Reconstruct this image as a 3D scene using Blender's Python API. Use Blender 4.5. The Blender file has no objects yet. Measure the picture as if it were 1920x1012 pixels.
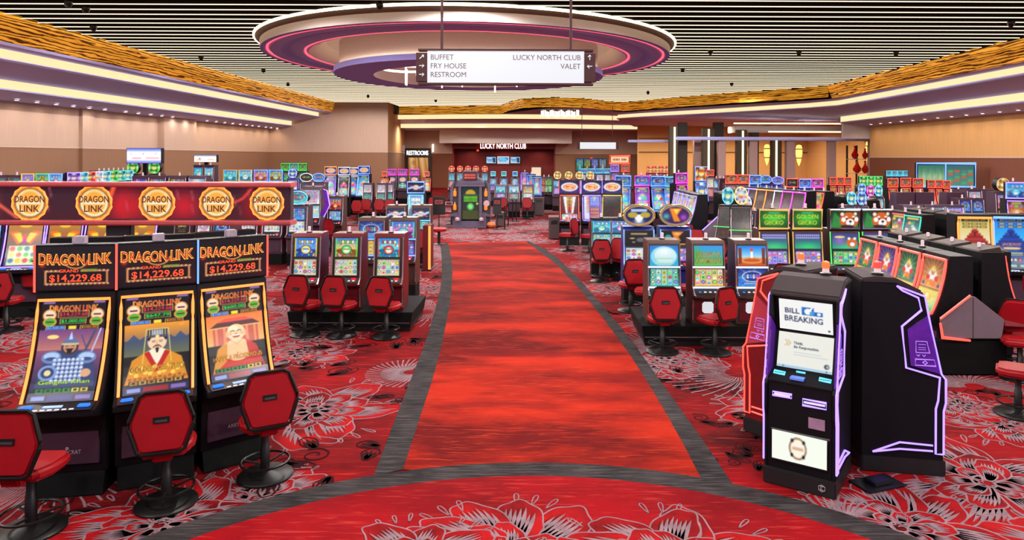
import bpy, bmesh, math, random
import numpy as np
from mathutils import Matrix, Vector
R = math.radians
rnd = random.Random(7)
SC = bpy.context.scene
COL = SC.collection
# ---- camera geometry: eye 3 m up, 24 mm lens, horizon at row 294, vanishing column 1010 of the 1920x1012 frame
K, VX, VY, ROLL, EYE = 1280.0, 1010.0, 294.0, 0.004, 3.0
def ray(px, py):
    dx, dy = px - VX, py - VY
    return dx + ROLL * dy, dy - ROLL * dx
def at(px, py, Y):
    dx, dy = ray(px, py); return (dx * Y / K, Y, EYE - dy * Y / K)
def fl(px, py, z=0.0):
    dx, dy = ray(px, py); Y = (EYE - z) * K / dy; return (dx * Y / K, Y)
cam = bpy.data.cameras.new('camera'); cam.lens = 24; cam.sensor_width = 36; cam.clip_end = 300
cam.shift_x = (960 - VX) / 1920.0; cam.shift_y = (VY - 506) / 1920.0
camo = bpy.data.objects.new('camera', cam); COL.objects.link(camo)
camo.matrix_world = Matrix.Translation((0, 0, EYE)) @ Matrix.Rotation(R(90), 4, 'X') @ Matrix.Rotation(ROLL, 4, 'Z')
SC.camera = camo
vs = SC.view_settings
vs.view_transform = 'Standard'; vs.look = 'None'; vs.gamma = 1; vs.use_curve_mapping = False; vs.exposure = 0.0

# ---- materials (all procedural)
def lin(c):
    return tuple((x / 12.92 if x <= 0.04045 else ((x + 0.055) / 1.055) ** 2.4) for x in c[:3])
MATS = {}
def M(name, rgb=(.5, .5, .5), rough=.5, metal=0.0, em=0.0, noise=.12, scale=18.0, spec=.5, emc=None, bump=0.0, stretch=None):
    """Principled material whose base colour wanders a little with object-space noise; rgb is sRGB."""
    if name in MATS: return MATS[name]
    m = bpy.data.materials.new(name); m.use_nodes = True; MATS[name] = m
    nt = m.node_tree; b = nt.nodes['Principled BSDF']; c = lin(rgb)
    b.inputs['Roughness'].default_value = rough; b.inputs['Metallic'].default_value = metal
    b.inputs['Specular IOR Level'].default_value = spec
    tc = nt.nodes.new('ShaderNodeTexCoord'); mp = nt.nodes.new('ShaderNodeMapping'); nz = nt.nodes.new('ShaderNodeTexNoise')
    nz.inputs['Scale'].default_value = scale; nz.inputs['Detail'].default_value = 4
    if stretch: mp.inputs['Scale'].default_value = stretch
    nt.links.new(tc.outputs['Object'], mp.inputs[0]); nt.links.new(mp.outputs[0], nz.inputs['Vector'])
    rp = nt.nodes.new('ShaderNodeValToRGB'); e = rp.color_ramp.elements
    e[0].position, e[1].position = .3, .7
    e[0].color = (*[x * (1 - noise) for x in c], 1); e[1].color = (*[min(1, x * (1 + noise)) for x in c], 1)
    nt.links.new(nz.outputs['Fac'], rp.inputs[0]); nt.links.new(rp.outputs[0], b.inputs['Base Color'])
    if bump:
        bp = nt.nodes.new('ShaderNodeBump'); bp.inputs['Strength'].default_value = bump; bp.inputs['Distance'].default_value = .01
        nt.links.new(nz.outputs['Fac'], bp.inputs['Height']); nt.links.new(bp.outputs[0], b.inputs['Normal'])
    if em:
        b.inputs['Emission Color'].default_value = (*lin(emc or rgb), 1); b.inputs['Emission Strength'].default_value = em
    return m
def glow(name, rgb, s=1.6, light=True):
    m = M('glow_' + name, tuple(x * .35 for x in rgb), .4, em=s, noise=.02, emc=rgb)
    if not light: m.cycles.emission_sampling = 'NONE'
    return m
def screen_mat(s):
    n = 'lit_screen_%d' % int(s * 100)
    if n in MATS: return MATS[n]
    m = bpy.data.materials.new(n); m.use_nodes = True; MATS[n] = m; nt = m.node_tree; b = nt.nodes['Principled BSDF']
    b.inputs['Base Color'].default_value = (.01, .01, .012, 1); b.inputs['Roughness'].default_value = .22
    b.inputs['Specular IOR Level'].default_value = .25
    a = nt.nodes.new('ShaderNodeAttribute'); a.attribute_name = 'Col'
    nt.links.new(a.outputs['Color'], b.inputs['Emission Color']); b.inputs['Emission Strength'].default_value = s
    m.cycles.emission_sampling = 'NONE'
    return m

# ---- mesh builder
class MB:
    def __init__(s): s.v, s.f, s.m = [], [], []
    def add(s, vs_, fs, m=0):
        o = len(s.v); s.v += [tuple(p) for p in vs_]
        for f in fs: s.f.append(tuple(i + o for i in f)); s.m.append(m)
        return s
    def box(s, x0, x1, y0, y1, z0, z1, m=0):
        v = [(x, y, z) for z in (z0, z1) for y in (y0, y1) for x in (x0, x1)]
        return s.add(v, [(0, 2, 3, 1), (4, 5, 7, 6), (0, 1, 5, 4), (2, 6, 7, 3), (0, 4, 6, 2), (1, 3, 7, 5)], m)
    def prism(s, prof, x0, x1, m=0, caps=True):          # prof: (y, z) outline, extruded along x
        n = len(prof); v = [(x0, y, z) for y, z in prof] + [(x1, y, z) for y, z in prof]
        f = [(i, (i + 1) % n, (i + 1) % n + n, i + n) for i in range(n)]
        if caps: f += [tuple(range(n - 1, -1, -1)), tuple(range(n, 2 * n))]
        return s.add(v, f, m)
    def prismz(s, prof, z0, z1, m=0):                    # prof: (x, y) outline, extruded up
        n = len(prof); v = [(x, y, z0) for x, y in prof] + [(x, y, z1) for x, y in prof]
        return s.add(v, [(i, (i + 1) % n, (i + 1) % n + n, i + n) for i in range(n)] + [tuple(range(n - 1, -1, -1)), tuple(range(n, 2 * n))], m)
    def prismy(s, prof, y0, y1, m=0):                    # prof: (x, z) outline, extruded along y
        n = len(prof); v = [(x, y0, z) for x, z in prof] + [(x, y1, z) for x, z in prof]
        return s.add(v, [(i, (i + 1) % n, (i + 1) % n + n, i + n) for i in range(n)] + [tuple(range(n - 1, -1, -1)), tuple(range(n, 2 * n))], m)
    def lathe(s, prof, n=20, c=(0, 0, 0), m=0, cap=True):  # prof: (r, z)
        v = []; f = []; k = len(prof)
        for r, z in prof:
            for i in range(n):
                a = 2 * math.pi * i / n; v.append((c[0] + r * math.cos(a), c[1] + r * math.sin(a), c[2] + z))
        for j in range(k - 1):
            for i in range(n): f.append((j * n + i, j * n + (i + 1) % n, (j + 1) * n + (i + 1) % n, (j + 1) * n + i))
        if cap: f += [tuple(range(n - 1, -1, -1)), tuple(range((k - 1) * n, k * n))]
        return s.add(v, f, m)
    def tube(s, pts, r, n=6, closed=False, m=0, sx=1.0):
        P = [Vector(p) for p in pts]; k = len(P); v = []; f = []; up = Vector((0.013, 0.021, 1))
        for i in range(k):
            a = P[i - 1] if (i or closed) else P[i]; b = P[(i + 1) % k] if (i < k - 1 or closed) else P[i]
            t = (b - a).normalized()
            s1 = t.cross(up)
            if s1.length < .2: s1 = t.cross(Vector((1, .02, 0)))
            s1.normalize(); s2 = t.cross(s1)
            mit = 1.0
            if 0 < i < k - 1 or closed:
                d1 = (P[i] - P[i - 1]).normalized(); c_ = max(.5, d1.dot(t)); mit = 1 / c_
            for j in range(n):
                g = 2 * math.pi * (j + .5) / n; v.append(P[i] + (s1 * math.cos(g) + s2 * math.sin(g)) * r * (mit if k < 12 else 1))
        for i in range(k if closed else k - 1):
            for j in range(n):
                a = i * n; b = ((i + 1) % k) * n; f.append((a + j, a + (j + 1) % n, b + (j + 1) % n, b + j))
        if not closed: f += [tuple(range(n - 1, -1, -1)), tuple(range((k - 1) * n, k * n))]
        return s.add(v, f, m)
    def quad(s, a, b, c, d, m=0): return s.add([a, b, c, d], [(0, 1, 2, 3)], m)
    def xf(s, mat):
        s.v = [tuple(mat @ Vector(p)) for p in s.v]; return s
MESHES = {}
def mesh(name, mb, mats, smooth=False, bevel=0.0, seg=2):
    me = bpy.data.meshes.new(name); me.from_pydata(mb.v, [], mb.f); me.update()
    for m in mats: me.materials.append(m)
    if len(mats) > 1: me.polygons.foreach_set('material_index', mb.m)
    bm = bmesh.new(); bm.from_mesh(me); bmesh.ops.recalc_face_normals(bm, faces=bm.faces)
    if bevel:
        es = [e for e in bm.edges if len(e.link_faces) == 2 and e.calc_face_angle(0) > .5]
        bmesh.ops.bevel(bm, geom=es, offset=bevel, segments=seg, affect='EDGES', clamp_overlap=True)
    if smooth:
        for f in bm.faces: f.smooth = True
        for e in bm.edges: e.smooth = len(e.link_faces) == 2 and e.calc_face_angle(0) < .7
    bm.to_mesh(me); bm.free()
    return me
def link(name, me, parent=None, loc=(0, 0, 0), rot=0.0):
    o = bpy.data.objects.new(name, me); COL.objects.link(o); o.location = loc; o.rotation_euler = (0, 0, rot)
    if parent is not None: o.parent = parent
    return o
def ob(name, mb, mats, parent=None, loc=(0, 0, 0), rot=0.0, smooth=False, bevel=0.0, key=None, seg=2):
    if not isinstance(mats, (list, tuple)): mats = [mats]
    if key is not None and key in MESHES: me = MESHES[key]
    else:
        if callable(mb): mb = mb()
        me = mesh(name, mb, mats, smooth, bevel, seg)
        if key is not None: MESHES[key] = me
    return link(name, me, parent, loc, rot)
def tag(o, label, cat, group=None, kind=None):
    if kind: o['kind'] = kind
    if label: o['label'] = label
    if cat: o['category'] = cat
    if group: o['group'] = group
    return o
def thing(name, label, cat, loc=(0, 0, 0), rot=0.0, group=None):
    return tag(link(name, None, None, loc, rot), label, cat, group)
def struct(name, mb, mats, smooth=False, bevel=0.0):
    o = ob(name, mb, mats, smooth=smooth, bevel=bevel); o['kind'] = 'structure'; return o

# ---- lettering: the built-in font turned into triangles once per string
TXT = {}
def tx2d(s, off=0.0):
    if (s, off) in TXT: return TXT[(s, off)]
    cu = bpy.data.curves.new('lettering', 'FONT'); cu.body = s; cu.size = 1; cu.offset = off; cu.resolution_u = 3
    o = bpy.data.objects.new('lettering', cu); COL.objects.link(o)
    dg = bpy.context.evaluated_depsgraph_get(); me = bpy.data.meshes.new_from_object(o.evaluated_get(dg))
    me.calc_loop_triangles()
    v = np.array([(p.co.x, p.co.y) for p in me.vertices]); t = np.array([tuple(q.vertices) for q in me.loop_triangles])
    bpy.data.objects.remove(o); bpy.data.curves.remove(cu); bpy.data.meshes.remove(me)
    b0, b1 = v.min(0), v.max(0); v = (v - b0) / (b1[1] - b0[1])          # unit height
    TXT[(s, off)] = (v, t, (b1[0] - b0[0]) / (b1[1] - b0[1]))
    return TXT[(s, off)]
def letter_mb(s, h, w=None, off=0.0, depth=0.0, curve=0.0):
    """lettering in the x-z plane facing -y, centred on the origin, h tall (w wide if given)"""
    v, t, asp = tx2d(s, off); sx = h if w is None else w / asp
    mb = MB(); W = asp * sx
    P = [((x * sx - W / 2), y * h - h / 2) for x, y in v]
    if curve: P = [(x, z + curve * (2 * x / W) ** 2) for x, z in P]
    if not depth: mb.add([(x, 0, z) for x, z in P], [tuple(q) for q in t])
    else:
        n = len(P); mb.add([(x, -depth, z) for x, z in P] + [(x, 0, z) for x, z in P], [tuple(q) for q in t] + [tuple(i + n for i in q) for q in t])
        from collections import Counter
        E = Counter(tuple(sorted((int(q[i]), int(q[(i + 1) % 3])))) for q in t for i in range(3))
        mb.f += [(a, b, b + n, a + n) for (a, b), c in E.items() if c == 1]; mb.m += [0] * (len(mb.f) - len(mb.m))
    return mb

# ---- painted screen content, carried as a colour attribute on a fine grid
SS = 3
class Cv:
    def __init__(s, w, h, c=(0, 0, 0)):
        s.w, s.h = w, h; s.a = np.empty((h * SS, w * SS, 3)); s.a[:] = c
        s.X, s.Y = np.meshgrid((np.arange(w * SS) + .5) / (w * SS), (np.arange(h * SS) + .5) / (h * SS)); s.asp = h / w
    def mix(s, m, c, al=1.0):
        m = np.asarray(m, float)[..., None] * al; s.a = s.a * (1 - m) + np.array(c) * m; return s
    def rect(s, x0, y0, x1, y1, c, al=1.0): return s.mix((s.X >= x0) & (s.X <= x1) & (s.Y >= y0) & (s.Y <= y1), c, al)
    def ell(s, x, y, rx, ry, c, al=1.0, r0=0.0):
        d = ((s.X - x) / rx) ** 2 + ((s.Y - y) / ry) ** 2; return s.mix((d <= 1) & (d >= r0 * r0), c, al)
    def blob(s, x, y, rx, ry, c, al=1.0):
        d = ((s.X - x) / rx) ** 2 + ((s.Y - y) / ry) ** 2; return s.mix(np.exp(-2 * d), c, al)
    def grad(s, c0, c1, y0=0.0, y1=1.0, x0=0.0, x1=1.0):
        t = np.clip((s.Y - y0) / (y1 - y0), 0, 1)[..., None]; g = np.array(c0) * (1 - t) + np.array(c1) * t
        m = ((s.Y >= y0) & (s.Y <= y1) & (s.X >= x0) & (s.X <= x1))[..., None]; s.a = np.where(m, g, s.a); return s
    def poly(s, p, c, al=1.0):
        m = np.zeros(s.X.shape, bool); n = len(p)
        for i in range(n):
            (xa, ya), (xb, yb) = p[i], p[(i + 1) % n]
            if ya == yb: continue
            m ^= ((s.Y > ya) != (s.Y > yb)) & (s.X < (xb - xa) * (s.Y - ya) / (yb - ya) + xa)
        return s.mix(m, c, al)
    def line(s, p, w, c, al=1.0):
        for (xa, ya), (xb, yb) in zip(p, p[1:]):
            ax, ay = xb - xa, (yb - ya) * s.asp; L = ax * ax + ay * ay + 1e-9
            t = np.clip(((s.X - xa) * ax + (s.Y - ya) * s.asp * ay) / L, 0, 1)
            d = np.hypot(s.X - xa - t * ax, (s.Y - ya) * s.asp - t * ay); s.mix(d < w, c, al)
        return s
    def txt(s, st, x, y, h, c, w=None, off=0.0, al=1.0, curve=0.0):
        v, t, asp = tx2d(st, off); H, W = s.X.shape
        ph = h * H; pw = (asp * ph if w is None else w * W)
        q = np.stack([x * W + (v[:, 0] / asp - .5) * pw, y * H - (v[:, 1] - .5) * ph], 1)
        if curve: q[:, 1] += curve * H * (2 * (q[:, 0] - x * W) / pw) ** 2
        m = np.zeros((H, W), bool)
        for a, b, c_ in q[t]:
            x0, x1 = int(max(0, min(a[0], b[0], c_[0]))), int(min(W - 1, max(a[0], b[0], c_[0]))) + 1
            y0, y1 = int(max(0, min(a[1], b[1], c_[1]))), int(min(H - 1, max(a[1], b[1], c_[1]))) + 1
            if x1 <= x0 or y1 <= y0: continue
            gx, gy = np.meshgrid(np.arange(x0, x1) + .5, np.arange(y0, y1) + .5)
            e = lambda p, r: (r[0] - p[0]) * (gy - p[1]) - (r[1] - p[1]) * (gx - p[0])
            e0, e1, e2 = e(a, b), e(b, c_), e(c_, a); m[y0:y1, x0:x1] |= ((e0 >= 0) & (e1 >= 0) & (e2 >= 0)) | ((e0 <= 0) & (e1 <= 0) & (e2 <= 0))
        return s.mix(m, c, al)
    def stxt(s, st, x, y, h, c, edge=(1, .75, .2), w=None, curve=0.0):
        s.txt(st, x, y, h * 1.12, edge, None if w is None else w * 1.03, .035, curve=curve); return s.txt(st, x, y, h * .96, c, None if w is None else w * .99, curve=curve)
    def speck(s, amt, seed):
        g = np.random.RandomState(seed); n = g.rand(s.h, s.w, 3) * amt; s.a = s.a + np.kron(n - amt / 2, np.ones((SS, SS, 1))); return s
    def done(s):
        a = np.clip(s.a, 0, 1).reshape(s.h, SS, s.w, SS, 3).mean((1, 3)); s.lin = np.where(a <= .04045, a / 12.92, ((a + .055) / 1.055) ** 2.4); return s
def resample(prof, n):
    P = np.array(prof, float); d = np.r_[0, np.cumsum(np.hypot(*np.diff(P, axis=0).T))]
    t = np.linspace(0, d[-1], n); return np.stack([np.interp(t, d, P[:, 0]), np.interp(t, d, P[:, 1])], 1)
def bez(a, b, c, n=10):
    return [((1 - t) ** 2 * a[0] + 2 * t * (1 - t) * b[0] + t * t * c[0], (1 - t) ** 2 * a[1] + 2 * t * (1 - t) * b[1] + t * t * c[1]) for t in [i / n for i in range(n + 1)]]
def scr(name, cv, W, prof, parent=None, s=1.0, loc=(0, 0, 0), rot=0.0, mask=None, W2=None, xarc=0.0):
    """a lit display: cv painted on a grid W wide that follows prof, a (y, z) line from its lower to its upper edge"""
    key = (id(cv), round(W, 3), tuple((round(y, 3), round(z, 3)) for y, z in prof), s, mask, W2)
    if key not in MESHES:
        if not hasattr(cv, 'lin'): cv.done()
        H, Wn = cv.h + 1, cv.w + 1; p = resample(prof, H)
        xs = np.linspace(-.5, .5, Wn); v = np.empty((H, Wn, 3))
        wr = np.linspace(W, W2 or W, H)
        v[:, :, 0] = xs[None, :] * wr[:, None]; v[:, :, 1] = p[:, 0][:, None] + xarc * (1 - (2 * xs[None, :]) ** 2); v[:, :, 2] = p[:, 1][:, None]
        f = [(r * Wn + c, r * Wn + c + 1, (r + 1) * Wn + c + 1, (r + 1) * Wn + c) for r in range(H - 1) for c in range(Wn - 1)
             if not mask or ((c + .5) / cv.w * 2 - 1) ** 2 + ((r + .5) / cv.h * 2 - 1) ** 2 <= 1.0]
        me = bpy.data.meshes.new(name); me.from_pydata([tuple(q) for q in v.reshape(-1, 3)], [], f); me.update()
        L = cv.lin[::-1]; E = np.empty((H, Wn, 3))                      # corner colours from the four cells around
        Lp = np.pad(L, ((1, 1), (1, 1), (0, 0)), mode='edge'); E = (Lp[:-1, :-1] + Lp[1:, :-1] + Lp[:-1, 1:] + Lp[1:, 1:]) / 4
        at_ = me.attributes.new('Col', 'FLOAT_COLOR', 'POINT'); at_.data.foreach_set('color', np.concatenate([E.reshape(-1, 3), np.ones((H * Wn, 1))], 1).astype(np.float32).ravel())
        me.materials.append(screen_mat(s)); MESHES[key] = me
    return link(name, MESHES[key], parent, loc, rot)
# ================= the room =================
S = 4 / 3.0                                            # room plan unit
def Zd(d): return EYE + d * S
def sc(p): return (p[0] * S, p[1] * S)
PAINT = M('mauve_paint', (.76, .77, 1.0), .85, noise=.03)
CREAM = M('cream_paint', (.84, .80, .78), .85, noise=.03)
COVE = glow('cove_white', (1, .88, .66), 1.15)
WUP = M('wall_covering_upper', (.76, .64, .57), .8, noise=.07, scale=3, stretch=(14, 14, .3))
WLO = M('wall_covering_lower', (.55, .39, .29), .75, noise=.07, scale=3, stretch=(14, 14, .3))
WGOLD = M('wall_covering_tan', (.80, .60, .38), .8, noise=.07, scale=3, stretch=(14, 14, .3))
def gold_mat():  # gold band: slat reflections and a glow painted into colour and emission
    m = M('gold_reflection_glow', (1, .66, .16), .3, .8, em=.45); nt = m.node_tree; N = nt.nodes.new; lk = nt.links.new; b = nt.nodes['Principled BSDF']
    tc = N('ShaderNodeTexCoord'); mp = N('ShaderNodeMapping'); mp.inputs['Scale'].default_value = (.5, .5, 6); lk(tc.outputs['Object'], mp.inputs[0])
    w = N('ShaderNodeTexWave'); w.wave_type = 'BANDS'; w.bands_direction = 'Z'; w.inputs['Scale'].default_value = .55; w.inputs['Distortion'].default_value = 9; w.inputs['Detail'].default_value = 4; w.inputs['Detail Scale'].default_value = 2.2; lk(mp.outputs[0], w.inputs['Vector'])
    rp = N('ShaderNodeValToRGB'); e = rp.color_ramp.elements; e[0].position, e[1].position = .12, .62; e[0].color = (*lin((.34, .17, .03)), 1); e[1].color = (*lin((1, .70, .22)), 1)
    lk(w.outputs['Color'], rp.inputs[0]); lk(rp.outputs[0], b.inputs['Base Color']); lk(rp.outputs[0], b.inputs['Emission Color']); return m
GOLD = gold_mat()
WBROWN = M('wall_covering_brown', (.45, .24, .15), .75, noise=.06, scale=3, stretch=(14, 14, .3))
REDW = M('red_lacquer_wall', (.46, .045, .03), .55, noise=.12, scale=2)
DARKM = M('dark_bronze_metal', (.22, .17, .13), .45, .3)
BLACK = M('black_plastic', (.035, .033, .04), .38, noise=.2)
# ---- ceiling slab and linear lights
struct('ceiling', MB().box(-24, 24, -6, 62 * S, Zd(3.12), Zd(3.12) + .2), M('dark_ceiling', (.085, .065, .045), .95, spec=.1))
AMB_R = [(12.0, -4), (12.0, 28.3), (11, 29.6), (9, 31.6), (7, 34), (5.4, 36.3), (4.6, 37.2), (3.6, 36.7), (2.4, 35), (.8, 34.4), (-.8, 35.2), (-1.6, 37.2), (-2.2, 40), (-8.4, 41)]
AMB = [(-11.4, -4), (-11.4, 38), (-8.4, 38)]
ceil_poly = AMB + AMB_R[::-1]
def inside(x, y, poly):
    r = False; n = len(poly)
    for i in range(n):
        (xa, ya), (xb, yb) = poly[i], poly[(i + 1) % n]
        if (ya > y) != (yb > y) and x < (xb - xa) * (y - ya) / (yb - ya) + xa: r = not r
    return r
STRIP = glow('linear_light', (1, .93, .80), 1.7); BLADE = M('dark_slat', (.13, .10, .07), .8, spec=.2)
k = 0; y = -1.0
while y < 41:
    xs = [-11.5 + i * .05 for i in range(480)]; run = []; runs = []
    for x in xs + [99]:
        if x < 50 and inside(x, y, ceil_poly) and math.hypot(x + 1.9, y - 19) > 5.3: run.append(x)
        elif run: runs.append((run[0], run[-1])); run = []
    for a, b in runs:
        if b - a < .5: continue
        o = ob('ceiling_light', MB().box(a * S, b * S, y * S - .012, y * S + .012, Zd(3) - .004, Zd(3) + .018), STRIP)
        tag(o, 'slim warm white strip light running straight across the dark slatted ceiling', 'ceiling light', 'linear strip lights across the ceiling')
        ob('carrier_slat', MB().box(a * S, b * S, y * S + .02, y * S + .07, Zd(3), Zd(3) + .15), BLADE, o)
    y += .486
# ---- gold rippled mirror band round the slatted ceiling
def band(name, path, d0, d1, mat, kx=0.0, th=.06, lean=0.0, wav=0.0):
    mb = MB(); P = []
    for (xa, ya), (xb, yb) in zip(path, path[1:]):
        n = max(1, int(math.hypot(xb - xa, yb - ya) / (.35 if wav else 1.2)))
        P += [(xa + (xb - xa) * i / n, ya + (yb - ya) * i / n) for i in range(n)]
    P.append(path[-1]); n = len(P)
    v = []
    for i, (x, y) in enumerate(P):
        w = wav * math.sin(i * 1.9); v += [(x * S + lean + w, y * S, Zd(d0)), (x * S - w, y * S, Zd((d0 + d1) / 2)), (x * S + w, y * S, Zd(d1))]
    f = []
    for i in range(n - 1):
        for j in (0, 1): f.append((3 * i + j, 3 * i + j + 1, 3 * i + 3 + j + 1, 3 * i + 3 + j))
    mb.add(v, f); return struct(name, mb, mat, smooth=True)
DKT = M('dark_edge', (.07, .05, .03), .8)
for i, p_ in enumerate(([(-11.42, -4), (-11.42, 38)], AMB_R)): band('trim_%d' % (20 + i), p_, 2.99, 3.05, DKT)
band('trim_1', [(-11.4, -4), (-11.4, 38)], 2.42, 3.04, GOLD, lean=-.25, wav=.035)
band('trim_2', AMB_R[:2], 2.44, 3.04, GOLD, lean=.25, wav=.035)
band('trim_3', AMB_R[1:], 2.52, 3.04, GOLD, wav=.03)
# ---- stepped soffits with cove lights
def ribbon3(name, rails, mats):                          # rails: list of (path, d) of equal length; surfaces between successive rails
    mb = MB(); n = len(rails[0][0])
    for k_, ((pa, da), (pb, db)) in enumerate(zip(rails, rails[1:])):
        for i in range(n - 1):
            a, b, c, d = pa[i], pa[i + 1], pb[i + 1], pb[i]
            mb.quad((a[0] * S, a[1] * S, Zd(da)), (b[0] * S, b[1] * S, Zd(da)), (c[0] * S, c[1] * S, Zd(db)), (d[0] * S, d[1] * S, Zd(db)), 0)
    return struct(name, mb, mats)
def cove(name, path, d0, d1):
    return band(name, path, d0, d1, COVE)
L = lambda x: [(x, -4), (x, 38)]
ribbon3('ceiling_soffit_1', [(L(-15.05), 1.50), (L(-13.72), 1.64), (L(-13.66), 1.66), (L(-13.78), 1.72)], PAINT)
cove('trim_4', L(-13.76), 1.70, 1.93)
ribbon3('ceiling_soffit_2', [(L(-13.78), 1.93), (L(-12.22), 2.14), (L(-12.14), 2.17), (L(-12.28), 2.22)], PAINT)
cove('trim_5', L(-12.26), 2.20, 2.42)
ribbon3('ceiling_soffit_3', [(L(-12.28), 2.42), (L(-11.58), 2.38), (L(-11.5), 2.43)], PAINT)
Rr = lambda x: [(x, -4), (x, 33.4)]
ribbon3('ceiling_soffit_4', [(Rr(16.2), 1.55), (Rr(14.72), 1.70), (Rr(14.66), 1.73), (Rr(14.78), 1.78)], PAINT)
cove('trim_6', Rr(14.76), 1.76, 2.02)
P1 = [(12.9, -4), (12.9, 29.4), (12.2, 30.9), (10.5, 33.0), (8.5, 35.4), (6.9, 37.1), (5.7, 38.4), (4.6, 40)]
def shift(p, dx, dy): return [(x + dx, y + dy) for x, y in p]
P2 = [(14.78, -4), (14.78, 33.4), (14.78, 38), (14.78, 42), (13, 44), (11, 46), (9, 47), (7, 48)]
ribbon3('ceiling_soffit_5', [(P2, 2.02), (P1, 2.22), (shift(P1, -.07, -.05), 2.25), (shift(P1, .04, .05), 2.30)], PAINT)
ribbon3('ceiling_soffit_10', [([(14.7, 33.42), (14.7, 45)], 2.03), ([(17.75, 33.42), (17.75, 45)], 2.03)], PAINT)
cove('trim_7', shift(P1, .03, .04), 2.28, 2.48)
AR = [(12.1, -4), (12.1, 28.4), (11.1, 29.7), (9.1, 31.7), (7.1, 34.1), (5.5, 36.4), (4.7, 37.3), (3.7, 36.8)]
ribbon3('ceiling_soffit_6', [(shift(P1, .04, .05), 2.48), (AR, 2.46)], PAINT)
PA = [(-9.0, 43.6), (-5, 42.7), (-2, 42.4), (1, 42.6), (3.5, 43.2), (6, 44)]
PB = [(-9.25, 45.7), (-5, 45.0), (-2, 44.8), (1, 45.0), (5, 46.2), (9.5, 46.6)]
PC = [(-8.8, 41), (-5, 40.5), (-2.2, 40), (.8, 34.5), (2.4, 35), (4.6, 37.2)]
ribbon3('ceiling_soffit_7', [(PC, 2.52), (PA, 2.66)], PAINT)
cove('trim_8', PA, 2.36, 2.64)
ribbon3('ceiling_soffit_8', [(shift(PA, 0, -.05), 2.36), (PB, 2.17)], PAINT)
cove('trim_9', PB, 1.90, 2.16)
ribbon3('ceiling_soffit_9', [(shift(PB, 0, -.05), 1.88), ([(-9.8, 52), (-5, 52), (-2, 52), (1, 52), (5, 52), (14, 52)], 1.84)], CREAM)
# ---- walls: two-tone covering with a pale bead between
def wall(name, pts, d_top, lo, up, split=.235, th=.12):
    mb = MB()
    for (xa, ya), (xb, yb) in zip(pts, pts[1:]):
        a, b = (xa * S, ya * S), (xb * S, yb * S); t = Vector((b[0] - a[0], b[1] - a[1], 0)).normalized(); n = Vector((t.y, -t.x, 0)) * th
        for z0, z1, m in ((0, Zd(split) - .03, 0), (Zd(split) - .03, Zd(split) + .03, 2), (Zd(split) + .03, Zd(d_top), 1)):
            e = .02 if m == 2 else 0; q = n * e / th if e else Vector((0, 0, 0))
            mb.quad((a[0] + q.x, a[1] + q.y, z0), (b[0] + q.x, b[1] + q.y, z0), (b[0] + q.x, b[1] + q.y, z1), (a[0] + q.x, a[1] + q.y, z1), m)
    return struct(name, mb, [lo, up, M('wall_bead', (.78, .66, .58), .6)])
wall('wall_left', [(-15, -4), (-15, 22.3), (-14.9, 22.3), (-14.9, 22.9), (-15, 22.9), (-15, 26.9), (-14.75, 26.9), (-14.75, 29.4), (-15, 29.4), (-15, 38)], 1.54, WLO, WUP)
wall('wall_back', [(-15, 38), (-8.4, 38)], 3.1, WLO, WUP)
wall('wall_passage', [(-8.4, 38), (-9.6, 49)], 3.1, WLO, WGOLD)
wall('wall_restrooms', [(-9.6, 49), (-6.2, 49)], 2.0, WBROWN, WUP)
wall('wall_club', [(1.2, 49), (7.0, 49), (7.0, 46), (12, 46)], 2.0, WLO, WUP)
wall('wall_lounge_side', [(17.7, 45), (17.7, 33.3), (16.15, 33.3)], 3.1, WGOLD, WGOLD)
wall('wall_right', [(16.15, 33.3), (16.15, -4)], 1.6, WBROWN, WGOLD, split=.05)
# red club recess
rb = MB(); x0, x1 = -6.2 * S, 1.2 * S
rb.box(x0, x1, 50.6 * S, 50.7 * S, 0, Zd(1.5)); rb.box(x0, x0 + .15, 49 * S, 50.6 * S, 0, Zd(1.5)); rb.box(x1 - .15, x1, 49 * S, 50.6 * S, 0, Zd(1.5))
rb.box(x0, x1, 49 * S - .1, 50.6 * S, Zd(.92), Zd(1.0)); rb.box(x0, x1, 49 * S - .12, 49 * S, Zd(.56), Zd(1.0))
for i in range(-3, 3): rb.box((-2.5 + i * 1.2) * S - .02, (-2.5 + i * 1.2) * S + .02, 50.56 * S, 50.6 * S, 0, Zd(.6))
struct('wall_red_recess', rb, REDW)
fc = MB(); pf = [(-6.9, 48.6), (-6.9, 47.4), (-5.5, 47), (-2.4, 46.8), (.8, 47), (2.3, 47.4), (2.3, 48.6)]
fc.prismz([sc(p) for p in pf], Zd(.93), Zd(1.86)); struct('ceiling_bulkhead', fc, CREAM)
# front of the right-hand back area: back wall, beams, columns
bw = MB()
bw.quad((6.5 * S, 45 * S, 0), (17.7 * S, 45 * S, 0), (17.7 * S, 45 * S, Zd(3.1)), (6.5 * S, 45 * S, Zd(3.1)))
for z in (.35, 1.25): bw.box(6.6 * S, 17.7 * S, 44.95 * S, 45 * S, Zd(z) - .03, Zd(z) + .03, 1)
struct('wall_lounge', bw, [WGOLD, DARKM])
struct('trim_10', MB().box(14.9 * S, 16.2 * S, 33.4 * S, 33.6 * S, Zd(.95), Zd(2.1)), CREAM)
def bx_px(xa, xb, ya, yb, Y, dep, floor=False):
    """a box whose front face stands Y metres away and spans the columns xa..xb and rows ya..yb of the photograph"""
    X0, _, z1 = at(xa, ya, Y); X1, _, z0 = at(xb, yb, Y)
    return MB().box(X0, X1, Y, Y + dep, 0 if floor else z0, z1)
YR = 46.5
LEDW = glow('column_light', (1, .9, .68), 2.2)
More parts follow.
